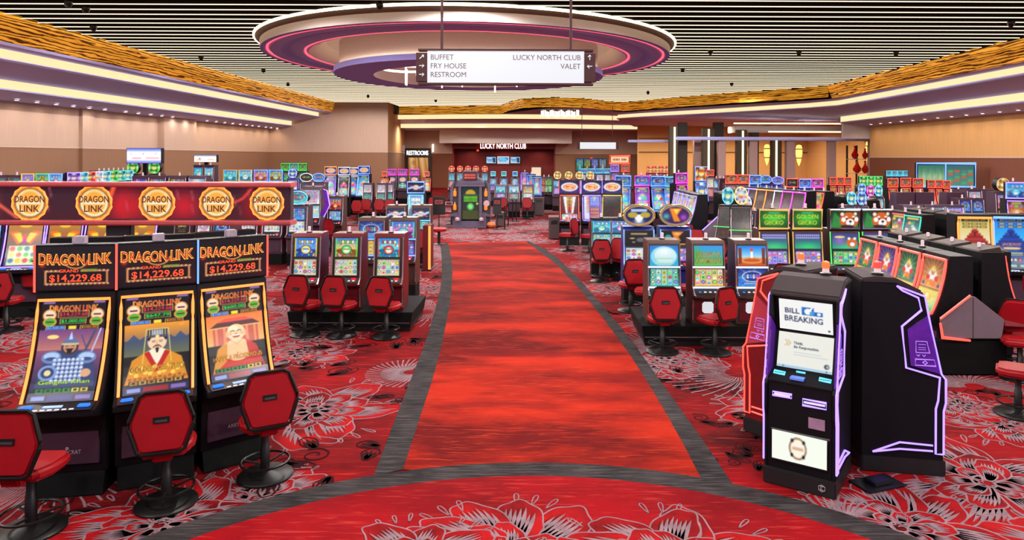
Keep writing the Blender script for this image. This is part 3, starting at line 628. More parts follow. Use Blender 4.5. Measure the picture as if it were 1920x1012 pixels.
def art(kind, pal, seed=0, w=30, h=24):
    k = (kind, pal, seed, w, h)
    if k in A: return A[k]
    c = Cv(w, h); p, q, t = PAL[pal]; g = random.Random(hash((kind, pal)) % 1000 + seed * 17 if False else len(kind) * 31 + len(pal) * 7 + seed * 17)
    c.grad(p, q)
    bright = [(1, .85, .2), (.95, .25, .2), (.3, .9, .4), (.3, .6, 1), (.9, .4, .9), (1, 1, 1), (.2, .9, .9)]
    if kind == 'title':
        for i in range(7): c.line([(.5, .5), (.5 + math.cos(i * .9 + seed), .5 + math.sin(i * .9 + seed))], .03, t, .25)
        c.blob(.5, .45, .5, .5, t, .5); c.ell(.5, .45, .36, .30, p, .8); c.ell(.5, .45, .36, .30, t, 1, .9)
        for i in range(6): x = .24 + i * .104; c.rect(x - .035, .34, x + .03, .56, g.choice(bright)); c.rect(x - .015, .40, x + .01, .45, p)
        c.rect(.15, .80, .85, .90, p, .7); c.rect(.2, .83, .8, .87, t)
    elif kind == 'reels':
        c.rect(.04, .06, .96, .94, tuple(.5 + .5 * x for x in q), .85)
        n, m = 5, 3
        for i in range(n):
            for j in range(m):
                x, y = (i + .5) / n, .1 + (j + .5) / m * .8; b_ = g.choice(bright); b2 = g.choice(bright); sh = g.randrange(4)
                if sh == 0: c.ell(x, y, .075, .115, (.12, .06, .1)); c.ell(x, y, .062, .095, b_); c.ell(x, y + .02, .035, .05, b2)
                elif sh == 1: c.poly([(x - .08, y), (x, y - .12), (x + .08, y), (x, y + .12)], (.12, .06, .1)); c.poly([(x - .062, y), (x, y - .095), (x + .062, y), (x, y + .095)], b_); c.ell(x, y, .025, .04, W_)
                elif sh == 2: c.rect(x - .07, y - .10, x + .07, y + .10, b2, .8); c.poly([(x - .05, y + .06), (x, y - .08), (x + .05, y + .06)], (.15, .05, .1)); c.ell(x, y + .01, .02, .03, b_)
                else: c.ell(x, y - .04, .04, .055, (.98, .8, .6)); c.poly([(x - .07, y + .11), (x - .04, y), (x + .04, y), (x + .07, y + .11)], b_); c.ell(x, y - .09, .045, .025, b2)
            c.rect(i / n - .006, .06, i / n + .006, .94, p)
    elif kind == 'off':                                    # dark display, brown reflections and a faint picture painted in
        c.grad((.16, .08, .08), (.30, .17, .13)); c.blob(.4, .4, .5, .4, tuple(.4 * x for x in q), .6)
        for i in range(6): c.rect(.1 + .14 * i, .55, .2 + .14 * i, .85, (.2 + .04 * i, .12, .12), .7)
    elif kind == 'rows':
        for j in range(5):
            for i in range(6): c.rect(.08 + i * .15, .08 + j * .18, .19 + i * .15, .19 + j * .18, g.choice(bright), .85)
    elif kind == 'scene':
        c.grad((.15, .5, .9), q, 0, .6); c.grad(p, q, .6, 1); c.blob(.5, .5, .4, .35, t, .8)
        c.poly([(0, .75), (.2, .5), (.4, .72), (.65, .48), (1, .8), (1, 1), (0, 1)], p, .6)
        for i in range(26): x = g.random(); y = .25 + .72 * g.random(); r = .02 + .03 * g.random(); c.ell(x, y, r, r * 1.25, g.choice(bright), .85); c.ell(x, y, r * .5, r * .6, g.choice(bright + [p]), .9)
        b_ = g.choice(bright); c.ell(.5, .62, .24, .26, p); c.ell(.5, .62, .20, .22, b_); c.ell(.5, .64, .13, .15, t); c.rect(.36, .56, .64, .62, p, .7)
        c.rect(.16, .09, .84, .31, p, .75); [c.ell(.22 + .112 * i, .20, .048, .085, t if i % 2 else b_) for i in range(6)]; [c.ell(.22 + .112 * i, .20, .02, .04, p) for i in range(0, 6, 2)]
        for x in (.03, .97): c.rect(x - .03, 0, x + .03, 1, b_, .8)
    elif kind == 'portrait':                               # tall curved displays: figures above, reels below
        c.grad(p, q, 0, .6); c.rect(.08, .03, .92, .10, (.05, .03, .05)); c.rect(.2, .045, .8, .085, (1, .9, .5))
        for i in range(3): c.rect(.1 + i * .28, .13, .34 + i * .28, .18, g.choice(bright), .9)
        c.blob(.5, .4, .45, .22, t, .9); c.ell(.5, .40, .20, .11, g.choice(bright)); c.ell(.5, .34, .11, .06, (.98, .8, .6)); c.ell(.28, .47, .13, .07, g.choice(bright)); c.ell(.72, .47, .13, .07, g.choice(bright))
        c.rect(.06, .58, .94, .92, (.95, .93, .85), .9)
        for i in range(5):
            for j in range(3): c.ell(.15 + i * .175, .64 + j * .11, .07, .045, g.choice(bright))
        c.rect(.05, .94, .95, .98, p)
    elif kind == 'ladder':
        c.grad((.25, .02, .05), (.5, .05, .1)); c.poly([(.12, .05), (.88, .05), (.72, .72), (.28, .72)], (.95, .95, 1)); c.poly([(.30, .06), (.70, .06), (.62, .70), (.38, .70)], (.5, .12, .1))
        for i in range(9): y = .08 + i * .068; c.rect(.30 + .009 * i, y, .70 - .009 * i, y + .04, [(.95, .9, .3), (.9, .75, .2), (.95, .6, .15), (.9, .4, .1), (.9, .2, .1)][min(4, i // 2)]); c.ell(.5, y + .02, .05, .012, (.2, .05, .0))
        c.rect(.05, .76, .95, .97, (.85, .9, .85))
        for i in range(5):
            for j in range(2): c.ell(.14 + i * .18, .81 + j * .1, .07, .04, g.choice(bright))
    elif kind == 'halfladder':
        c.grad((.2, .12, .5), (.45, .25, .7)); c.poly([(.03, .04), (.30, .04), (.36, .95), (.03, .95)], (.85, .85, 1))
        for i in range(9): c.rect(.18, .07 + i * .07, .34, .115 + i * .07, (.8, .2 + .05 * i, .2))
        c.rect(.40, .06, .95, .40, (.25, .35, .8)); c.rect(.40, .48, .95, .92, (.5, .2, .4)); c.poly([(.55, .06), (.75, .06), (.65, .25)], (.7, .75, .4))
        for i in range(4):
            for j in range(3): c.ell(.48 + i * .13, .12 + j * .10, .045, .03, (.4, .5, .9)); c.ell(.48 + i * .13, .56 + j * .13, .05, .045, (.9, .6 - .1 * j, .35))
    elif kind == 'oval':
        c.grad((.05, .06, .3), (.25, .15, .5)); c.ell(.5, .5, .42, .36, W_); c.ell(.5, .5, .33, .26, (1, .5, .35)); c.ell(.5, .5, .24, .16, W_); c.rect(.3, .42, .7, .58, (.9, .15, .1)); c.line([(.3, .62), (.5, .55), (.72, .36)], .04, (1, .8, .2))
    elif kind == 'swirl':
        c.rect(0, 0, 1, 1, (.05, .05, .25)); c.blob(.5, .5, .3, .3, (1, .6, .3)); c.ell(.5, .5, .2, .22, (1, .9, .7)); c.line([(.06, .6), (.3, .48), (.7, .52), (.95, .38)], .06, (.7, .85, 1)); c.line([(.1, .3), (.9, .72)], .02, (1, .4, .6))
    elif kind == 'wheel':
        for i in range(16): a = i * math.pi / 8; c.poly([(.5, .5), (.5 + .5 * math.cos(a), .5 + .5 * math.sin(a)), (.5 + .5 * math.cos(a + .393), .5 + .5 * math.sin(a + .393))], [t, q, (.1, .1, .2), W_][i % 4])
        c.ell(.5, .5, .34, .34, p); c.blob(.5, .5, .4, .4, q); c.ell(.5, .55, .2, .13, t); c.rect(.25, .40, .75, .52, (1, .9, .5))
    c.speck(.26, seed); A[k] = c.done(); return c
def digits(c, s, x, y, h, col, w, box=(.02, .02, .02), pad=.012):
    c.rect(x - w / 2 - pad * 2, y - h * .75, x + w / 2 + pad * 2, y + h * .75, (.85, .65, .3)); c.rect(x - w / 2 - pad, y - h * .65, x + w / 2 + pad, y + h * .65, box); c.txt(s, x, y, h, col, w)
def hero(which):
    c = Cv(112, 196, (.04, .01, .04)); c.rect(0, .0, 1, .055, (.10, .03, .10)); c.rect(.02, .02, .2, .04, (.55, .4, .65)); c.rect(.8, .02, .98, .04, (.55, .4, .65))
    sky = {0: ((.45, .25, .5), (.95, .6, .35)), 1: ((.95, .6, .15), (.25, .3, .5)), 2: ((.95, .45, .15), (.9, .65, .3))}[which]
    c.grad(*sky, .30, .62)
    c.stxt('DRAGON LINK', .5, .092, .055, (.85, .12, .05), (1, .8, .35), .74, curve=-.006)
    v = (('$14,229.68', '$1,000.00', '$2,500.00', '$500.00'), ('$14,229.68', '$647.79', '$4,000.00', '$800.00'), ('$14,229.68', '$600.00', '$100.00', '$50.00'))[which]
    for x, y, col in ((.13, .155, (.95, .85, .75)), (.87, .155, (.95, .85, .75)), (.14, .222, (.25, .7, .2)), (.86, .222, (.25, .7, .2))):
        c.ell(x, y, .105, .06 if y < .2 else .045, (.9, .6, .25)); c.ell(x, y, .085, .048 if y < .2 else .035, col); c.rect(x - .06, y - .008, x + .06, y + .008, (.4, .1, .1))
    digits(c, v[0], .5, .15, .042, (1, .25, .35), .44, (.16, .03, .06)); digits(c, v[1], .5, .218, .036, (.2, 1, .35), .36, (.02, .15, .08))
    digits(c, v[2], .24, .282, .026, (.6, .9, 1), .26, (.1, .3, .7)); digits(c, v[3], .76, .282, .026, (1, .7, .2), .24, (.2, .08, .02)); c.rect(.44, .265, .56, .298, (.95, .85, .2))
    if which == 0:
        c.ell(.22, .37, .09, .02, (1, .85, .5)); c.grad((.55, .3, .45), (.1, .12, .28), .50, .90)
        c.line([(.86, .32), (.72, .55)], .02, (.3, .3, .38)); c.line([(.95, .30), (.8, .62)], .012, (.75, .75, .85)); c.line([(.66, .36), (.84, .60)], .012, (.3, .3, .5))
        c.poly([(.06, .86), (.14, .60), (.30, .51), (.52, .50), (.74, .52), (.90, .62), (.97, .86)], (.20, .26, .44))
        for x, y, rx, ry in ((.24, .57, .15, .06), (.78, .58, .15, .06)): c.ell(x, y, rx, ry, (.42, .52, .72)); c.ell(x, y - .012, rx * .8, ry * .6, (.68, .78, .92)); c.ell(x, y + .015, rx * .6, ry * .3, (.25, .3, .5))
        for j in range(6):
            for i in range(7): x = .30 + i * .07; y = .60 + j * .04; c.ell(x, y, .034, .02, (.55, .62, .8)); c.ell(x, y - .005, .022, .010, (.85, .9, 1))
        c.ell(.22, .72, .14, .075, (.5, .6, .8)); c.ell(.22, .72, .10, .052, (.2, .25, .45)); c.ell(.22, .72, .05, .028, (.9, .85, .6)); c.ell(.80, .73, .08, .04, (.85, .65, .5))
        c.ell(.50, .475, .135, .075, (.25, .2, .22)); c.ell(.50, .47, .10, .062, (.78, .56, .44)); c.poly([(.36, .45), (.42, .395), (.50, .34), (.58, .395), (.64, .45), (.5, .435)], (.38, .44, .62)); c.poly([(.47, .40), (.5, .315), (.53, .40)], (.75, .8, .95)); c.rect(.37, .436, .63, .452, (.8, .75, .55))
        c.rect(.43, .462, .48, .468, (.1, .05, .05)); c.rect(.52, .462, .57, .468, (.1, .05, .05)); c.poly([(.45, .495), (.55, .495), (.53, .535), (.47, .535)], (.15, .08, .08)); c.line([(.44, .492), (.56, .492)], .008, (.12, .06, .06))
        c.stxt('Genghis Khan', .5, .815, .05, (.85, 1, .2), (.1, .3, .05), .78)
    elif which == 1:
        for i in range(6): c.poly([(.05 + i * .18, .46), (.14 + i * .18, .40 + .02 * (i % 2)), (.24 + i * .18, .46)], (.25, .32, .45))
        c.grad((.25, .3, .42), (.4, .42, .3), .46, .62); c.ell(.88, .33, .04, .015, (1, .6, .2))
        c.poly([(.02, .90), (.12, .66), (.34, .58), (.66, .58), (.88, .66), (.99, .90)], (.85, .55, .12)); c.poly([(.36, .58), (.5, .72), (.64, .58), (.58, .56), (.42, .56)], (.95, .9, .8)); c.poly([(.30, .60), (.38, .58), (.52, .76), (.48, .80)], (.75, .1, .08)); c.poly([(.70, .60), (.62, .58), (.48, .76), (.52, .80)], (.75, .1, .08))
        for i in range(12): c.ell(.12 + .07 * i, .78 + .04 * math.sin(i * 2.2), .035, .02, (1, .8, .3)); c.ell(.1 + .075 * i, .85 + .02 * math.sin(i * 3.1), .03, .016, (.7, .35, .05))
        c.ell(.5, .49, .145, .085, (.93, .78, .64)); c.ell(.5, .455, .15, .045, (.10, .08, .10)); c.ell(.5, .495, .125, .07, (.95, .80, .66)); c.rect(.33, .35, .67, .43, (.16, .2, .32)); c.rect(.33, .35, .67, .362, (.8, .7, .4)); c.rect(.42, .37, .58, .42, (.55, .6, .75)); c.rect(.36, .425, .64, .445, (.35, .3, .35)); c.ell(.5, .435, .03, .014, (1, .9, .5))
        for i in range(9): c.line([(.34 + .04 * i, .36), (.34 + .04 * i, .42)], .005, (.9, .8, .5))
        c.line([(.33, .36), (.28, .70)], .006, (.95, .8, .4)); c.line([(.67, .36), (.72, .70)], .006, (.95, .8, .4))
        for x in (.445, .555): c.rect(x - .035, .474, x + .035, .479, (.15, .08, .06)); c.rect(x - .025, .488, x + .025, .493, (.1, .06, .06))
        c.line([(.5, .49), (.49, .515), (.51, .517)], .006, (.75, .55, .42)); c.line([(.44, .545), (.47, .528), (.53, .528), (.56, .545)], .009, (.12, .08, .08)); c.poly([(.47, .55), (.53, .55), (.515, .60), (.485, .60)], (.12, .08, .08)); c.rect(.475, .536, .525, .542, (.7, .3, .3))
        c.stxt('GOLDEN CENTURY', .52, .755, .05, (.98, .75, .15), (.25, .12, .02), .82)
    else:
        c.rect(.10, .42, .90, .62, (.75, .25, .15)); c.poly([(.05, .43), (.20, .37), (.80, .37), (.95, .43)], (.35, .12, .15)); c.poly([(.18, .38), (.32, .34), (.68, .34), (.82, .38)], (.9, .3, .2)); c.rect(.05, .43, .95, .44, (.95, .75, .3))
        for x in (.16, .30, .70, .84): c.rect(x - .02, .44, x + .02, .62, (.95, .5, .25))
        c.poly([(.04, .92), (.16, .66), (.36, .58), (.64, .58), (.84, .66), (.97, .92)], (.8, .15, .1)); c.ell(.5, .69, .25, .12, (.95, .75, .55)); c.poly([(.04, .92), (.16, .66), (.34, .58), (.30, .80)], (.85, .55, .15)); c.poly([(.97, .92), (.84, .66), (.66, .58), (.70, .80)], (.75, .12, .1))
        c.ell(.5, .50, .16, .088, (.97, .79, .58)); c.ell(.345, .515, .025, .035, (.9, .68, .5)); c.ell(.655, .515, .025, .035, (.9, .68, .5)); c.ell(.45, .455, .09, .03, (1, .9, .75), .7)
        for x in (.44, .56): c.line([(x - .035, .488), (x, .478), (x + .035, .488)], .008, (.25, .12, .08)); c.ell(x + (.04 if x > .5 else -.04), .515, .03, .015, (.98, .6, .45), .8)
        c.ell(.5, .505, .022, .012, (.9, .66, .48)); c.ell(.5, .54, .065, .022, (.55, .1, .08)); c.rect(.44, .526, .56, .537, W_); c.ell(.5, .505, .022, .012, (.9, .66, .48)); c.line([(.5, .72), (.5, .73)], .01, (.7, .45, .3)); c.line([(.40, .59), (.5, .625), (.60, .59)], .008, (.8, .55, .35))
        c.stxt('HAPPY & PROSPEROUS', .5, .765, .045, (.98, .75, .15), (.35, .05, .02), .86)
    c.rect(.08, .868, .92, .912, (.1, .12, .05))
    for i in range(6): c.rect(.10 + i * .135, .872, .21 + i * .135, .908, [(.1, .55, .25), (.1, .55, .25), (.15, .6, .25), (.2, .6, .3), (.85, .8, .3), (.85, .75, .3)][i] if which != 1 else [(.7, .5, .2), (.8, .6, .3)][i % 2]); c.rect(.13 + i * .135, .88, .18 + i * .135, .90, (.05, .1, .05))
    c.rect(0, .925, 1, 1, (.12, .10, .28)); c.rect(.3, .935, .68, .985, (.6, .05, .1) if which else (.2, .2, .5)); c.rect(.06, .94, .26, .98, (.55, .6, .85)); c.rect(.72, .94, .95, .98, (.5, .4, .7))
    c.speck(.05, which); return c
def marquee_cv():
    c = Cv(120, 70, (.05, .01, .02)); c.blob(.5, .5, .8, .5, (.22, .02, .07), .7); c.blob(.9, .95, .3, .4, (.3, .03, .1), .6)
    c.line([(.03, .40), (.2, .36), (.36, .40), (.52, .43)], .004, (.95, .55, .3)); c.ell(.5, .32, .16, .20, (1, .7, .35), 1, .90); c.rect(.3, .06, .72, .32, (.06, .01, .02), .9)
    c.blob(.07, .40, .05, .10, (1, .3, .1)); c.blob(.66, .40, .05, .06, (.9, .25, .1)); c.rect(.10, .55, .92, .88, (.85, .55, .35)); c.rect(.125, .585, .895, .845, (.04, .01, .01))
    for i in range(30): c.ell(.1 + .0283 * i, .56 + .005 * math.sin(i * 2), .012, .014, (1, .85, .6) if i % 2 else (.6, .3, .2)); c.ell(.1 + .0283 * i, .87, .012, .014, (1, .85, .6) if i % 2 else (.6, .3, .2))
    c.rect(.30, .52, .56, .60, (.12, .02, .02)); c.rect(.57, .53, .78, .57, (.5, .6, .2)); return c
A['hero0'], A['hero1'], A['hero2'], A['marq'] = hero(0), hero(1), hero(2), marquee_cv()
def gecko_cv():
    c = Cv(46, 32, (.02, .25, .08)); c.blob(.5, .45, .6, .6, (.1, .85, .3)); c.stxt('GOLDEN', .5, .34, .26, (1, .95, .2), (.12, .5, .05), .80); c.stxt('GECKO', .5, .70, .26, (1, .95, .2), (.12, .5, .05), .70); c.rect(.3, .08, .7, .13, (.3, .8, .7)); return c
def panda_cv(small=False):
    c = Cv(46, 32, (.05, .25, .10)); c.grad((.02, .2, .08), (.15, .5, .2))
    for i in range(14): c.line([(.02 + .03 * i, .95), (.12 + .02 * i, .1 + .03 * i)], .008, (.35, .75, .35) if i % 2 else (.1, .45, .2))
    c.ell(.66, .56, .34, .48, (.85, .38, .08)); c.ell(.40, .18, .10, .16, (.25, .1, .05)); c.ell(.41, .20, .07, .11, (.98, .9, .8)); c.ell(.90, .15, .09, .15, (.25, .1, .05)); c.ell(.89, .17, .06, .1, (.98, .9, .8))
    c.ell(.46, .52, .08, .14, W_); c.ell(.93, .5, .07, .14, W_); c.ell(.56, .36, .05, .05, W_); c.ell(.82, .34, .05, .05, W_); c.ell(.57, .47, .035, .05, (.05, .03, .02)); c.ell(.83, .46, .035, .05, (.05, .03, .02)); c.ell(.70, .70, .15, .22, W_); c.ell(.71, .63, .055, .07, (.05, .03, .03)); c.line([(.71, .7), (.71, .78)], .008, (.1, .05, .05)); c.ell(.60, .93, .25, .1, (.2, .06, .04)); return c
A['gecko'], A['panda'] = gecko_cv(), panda_cv()
def pyramid_cv(blue):
    c = Cv(44, 70); a, b, d = ((.85, .75, .35), (.55, .05, .05), (.75, .15, .12)) if not blue else ((.1, .5, .95), (.02, .2, .6), (.05, .25, .7))
    c.grad(a, (.95, .9, .75) if not blue else (.2, .75, .95), 0, .5); c.grad(b, a, .5, 1)
    c.rect(.05, .02, .95, .075, (.05, .02, .02)); c.txt('$10,031.37', .5, .048, .035, (1, .9, .6), .7)
    for j in range(2):
        for i in range(3): c.rect(.10 + .28 * i, .10 + .06 * j, .34 + .28 * i, .14 + .06 * j, (.1, .12, .05) if not blue else (.02, .1, .3)); c.rect(.14 + .28 * i, .11 + .06 * j, .30 + .28 * i, .13 + .06 * j, (.95, .8, .3))
    for j in range(5): y = .25 + j * .05; w = .12 + j * .075; c.rect(.5 - w, y, .5 + w, y + .052, d if j % 2 else tuple(x * .75 for x in d))
    c.rect(.42, .22, .58, .26, d); c.rect(.47, .28, .53, .36, tuple(x * .4 for x in d)); c.poly([(.0, .72), (.0, .55), (.2, .42), (.3, .72)], tuple(x * .8 for x in d)); c.poly([(1, .72), (1, .55), (.8, .42), (.7, .72)], tuple(x * .8 for x in d))
    c.stxt('JACKPOT', .5, .53, .06, (.95, .25, .1), (1, .9, .6), .6); c.ell(.5, .60, .3, .02, (1, .85, .4))
    c.rect(.12, .66, .88, .76, (.05, .1, .12)); c.rect(.16, .68, .84, .70, (.8, .9, .9)); c.rect(.16, .72, .84, .74, (.7, .8, .8)); c.rect(.2, .79, .8, .86, (.1, .05, .05))
    for i in range(4): c.ell(.28 + .15 * i, .825, .05, .025, [(.95, .85, .3), W_, (.8, .8, .85), (.9, .3, .2)][i])
    c.grad((.02, .05, .12), (.1, .3, .35), .88, 1); 
    for i in range(3): c.rect(.1 + .3 * i, .92, .3 + .3 * i, .96, (.6, .8, .85))
    return c
A['pyr'], A['pyrb'] = pyramid_cv(False), pyramid_cv(True)
def lion_cv(i):
    """a figure on a jewel-toned ground above, a second display below"""
    c = Cv(40, 64); q = [(.15, .5, .4), (.35, .2, .7), (.1, .5, .35), (.95, .55, .3)][i]; c.grad(tuple(x * .5 for x in q), q, 0, .56); c.blob(.5, .3, .4, .2, (1, .95, .6), .5)
    for a in range(16): c.line([(.5, .3), (.5 + .6 * math.cos(a * .39), .3 + .38 * math.sin(a * .39))], .012, (1, .9, .5), .35)
    c.ell(.5, .34, .2, .12, (.95, .95, .98)); c.ell(.5, .27, .13, .075, (.95, .8, .6)); c.ell(.30, .38, .09, .05, (.9, .2, .15)); c.ell(.70, .38, .09, .05, (.9, .2, .15)); c.poly([(.38, .22), (.5, .14), (.62, .22)], (.95, .8, .2)); c.ell(.45, .265, .02, .012, (.1, .05, .05)); c.ell(.55, .265, .02, .012, (.1, .05, .05)); c.ell(.5, .30, .05, .014, (.6, .1, .1)); c.ell(.5, .46, .16, .05, (.95, .5, .15))
    for k in range(4): c.ell(.14 + .24 * k, .50, .06, .035, [(.2, .3, .5), (.95, .7, .2), (.9, .5, .1), (.3, .2, .5)][k])
    c.rect(0, .56, 1, .585, (.02, .02, .03)); c.grad((.95, .8, .3), (.3, .7, .4), .585, 1); c.blob(.5, .75, .4, .15, (1, .9, .3)); c.ell(.5, .74, .22, .09, (.95, .65, .1)); c.ell(.5, .70, .10, .04, (1, .9, .6)); c.rect(.3, .84, .7, .87, (.1, .6, .6))
    for k in range(6): c.rect(.08 + .15 * k, .90, .18 + .15 * k, .96, [(.2, .5, .8), (.9, .3, .2), (.3, .7, .3)][k % 3])
    c.speck(.15, i); return c
for i in range(4): A['lion%d' % i] = lion_cv(i)
def tiger_cv(i):
    c = Cv(22, 40); c.grad((.1, .25, .3), [(.4, .6, .3), (.7, .4, .25), (.3, .6, .6)][i], 0, .5); c.rect(.1, .04, .9, .1, (.9, .8, .4)); g = random.Random(i)
    for k in range(10): c.ell(.15 + .7 * g.random(), .15 + .33 * g.random(), .1, .045, g.choice([(.95, .8, .3), (.8, .3, .5), (.9, .9, .9), (.3, .7, .4)]))
    c.grad((.9, .6, .2), (.95, .75, .35), .52, 1)
    for k in range(8): y = .55 + .06 * k; c.line([(0, y), (.35, y - .02 + .01 * k), (.7, y + .03), (1, y + .01)], .028, (.12, .05, .02))
    return c
for i in range(3): A['tiger%d' % i] = tiger_cv(i)
def phoenix_cv():
    c = Cv(44, 76); c.grad((.9, .6, .1), (.15, .1, .45)); c.rect(.1, .03, .9, .16, (.12, .05, .2)); c.txt('$696.73', .5, .06, .045, W_, .5); c.rect(.12, .1, .48, .145, W_, .8); c.rect(.54, .1, .88, .145, W_, .8); c.ell(.5, .18, .18, .04, (1, .85, .2))
    c.poly([(.02, .30), (.28, .28), (.48, .48), (.3, .55)], (.98, .45, .08)); c.poly([(.98, .30), (.72, .28), (.52, .48), (.7, .55)], (.98, .45, .08)); c.poly([(.14, .34), (.36, .32), (.47, .48), (.36, .52)], (1, .85, .15)); c.poly([(.86, .34), (.64, .32), (.53, .48), (.64, .52)], (1, .85, .15)); c.ell(.5, .44, .07, .07, (.95, .25, .35)); c.ell(.5, .49, .05, .04, (.8, .1, .7)); c.poly([(.46, .38), (.5, .33), (.55, .38)], (.95, .3, .2))
    c.rect(.08, .58, .92, .96, (.93, .95, .8))
    for k in range(4):
        for j in range(3): c.ell(.19 + .21 * k, .64 + .115 * j, .085, .048, [(.9, .3, .2), (.3, .75, .3), (.2, .5, .6), (.95, .8, .2)][(k + j * 3) % 4])
    return c
A['phx'] = phoenix_cv()
# ================= machines =================
CAB = M('cabinet_black', (.055, .045, .06), .5, .0, noise=.2, spec=.15)
CABP = M('cabinet_plum', (.23, .135, .20), .45, .15, noise=.1)
CABR = M('cabinet_burgundy', (.32, .04, .075), .35, .2, noise=.1)
CABW = M('cabinet_walnut', (.24, .14, .115), .4, .2, noise=.15)
CABB = M('cabinet_blue', (.08, .12, .42), .35, .3, noise=.1)
GREYP = M('grey_panel', (.36, .30, .34), .6, noise=.05)
CHROME = M('chrome_trim', (.82, .76, .80), .18, 1.0, noise=.05)
NICKEL = M('brushed_nickel', (.62, .55, .58), .3, .9, noise=.08)
PLINTH = M('plinth_black', (.035, .028, .032), .7, noise=.2, spec=.12)
BTN = M('button_white', (.85, .82, .85), .3, em=.35, noise=.02)
BTNB = glow('button_blue', (.15, .45, 1), 1.5, light=False)
CANW = glow('candle_white', (1, .86, .88), .7, light=False); CANR = glow('candle_red', (1, .30, .25), 1.0, light=False); CANO = glow('candle_orange', (1, .45, .2), 1.2, light=False)
NEON = {n: glow('neon_' + n, c, s) for n, c, s in (('orange', (1, .50, .20), 2.4), ('purple', (.58, .46, 1), 2.6), ('blue', (.38, .55, 1), 2.4), ('red', (1, .30, .25), 2.2), ('teal', (.25, .85, .70), 1.2), ('green', (.30, .95, .45), 1.1), ('magenta', (1, .25, .85), 1.7),
        ('yellow', (1, .88, .45), 1.2), ('white', (.85, .88, 1), 1.4), ('gold', (.95, .75, .4), .8), ('cyan', (.4, .85, 1), 1.3))}
NEON['dim'] = NICKEL
def candle(t, z, y=0.0, x=0.0, kind='w', far=False):
    c = ob('candle', MB().lathe([(.035, 0), (.035, .02), (.024, .03), (.026, .10), (.02, .11)], 8, m=0), {'w': CANW, 'r': CANR, 'o': CANO}[kind], t, (x, y, z), key='candle' + kind)
    if not far: ob('candle_base', MB().lathe([(.05, -.005), (.05, .018), (.038, .022)], 8), BLACK, c, key='candlebase')
NAMES = {'upright': 'slot_machine', 'curve': 'slot_machine'}
def topper(t, W, z, y, kind, cv, frame, far=False, h=.36):
    if kind == 'box':
        o = ob('topper', MB().box(-W / 2, W / 2, y, y + .14, z, z + h), CAB, t, key=('tb', W, z, y, h), bevel=.012)
        ob('topper_frame', MB().tube([(-W / 2 + .012, y - .008, z + .015), (W / 2 - .012, y - .008, z + .015), (W / 2 - .012, y - .008, z + h - .015), (-W / 2 + .012, y - .008, z + h - .015)], .016, 5, True), frame, o, key=('tbf', W, z, y, h, frame.name))
        scr('topper_screen', cv, W * .90, [(y - .006, z + .035), (y - .006, z + h - .035)], o)
    elif kind in ('oval', 'disc', 'tallo'):
        rx, rz = {'oval': (W * .50, W * .33), 'disc': (W * .36, W * .36), 'tallo': (W * .24, W * .34)}[kind]; zc = z + rz + .02
        el = lambda k: [(rx * k * math.cos(i * math.pi / 12), zc + rz * k * math.sin(i * math.pi / 12)) for i in range(24)]
        o = ob('topper', MB().prismy(el(1.0), y, y + .22), CAB, t, key=(kind, W, z, y, 'b'))
        ob('topper_frame', MB().tube([(a, y - .008, b) for a, b in el(.97)], .013, 5, True), frame, o, key=(kind, W, z, y, 'f', frame.name))
        scr('topper_screen', cv, rx * 1.9, [(y - .006, zc - rz * .93), (y - .006, zc + rz * .93)], o, mask='oval')
    elif kind == 'head':                                   # rounded lit block on a neck
        o = ob('topper', MB().box(-W * .32, W * .32, y, y + .2, z + .06, z + .06 + W * .62), M('topper_' + frame.name, (.4, .4, .45), .3), t, key=('hd', W, z, y, frame.name), bevel=.07, seg=3)
        ob('topper_neck', MB().lathe([(.05, z), (.05, z + .08)], 8, (0, y + .1, 0)), CAB, o, key=('hdn', z, y))
        scr('topper_screen', cv, W * .5, [(y - .006, z + .11), (y - .006, z + .03 + W * .6)], o)
        ob('topper_frame', MB().tube([(-W * .26, y - .01, z + .10), (W * .26, y - .01, z + .10), (W * .26, y - .01, z + .04 + W * .6), (-W * .26, y - .01, z + .04 + W * .6)], .02, 5, True), frame, o, key=('hdf', W, z, y, frame.name))
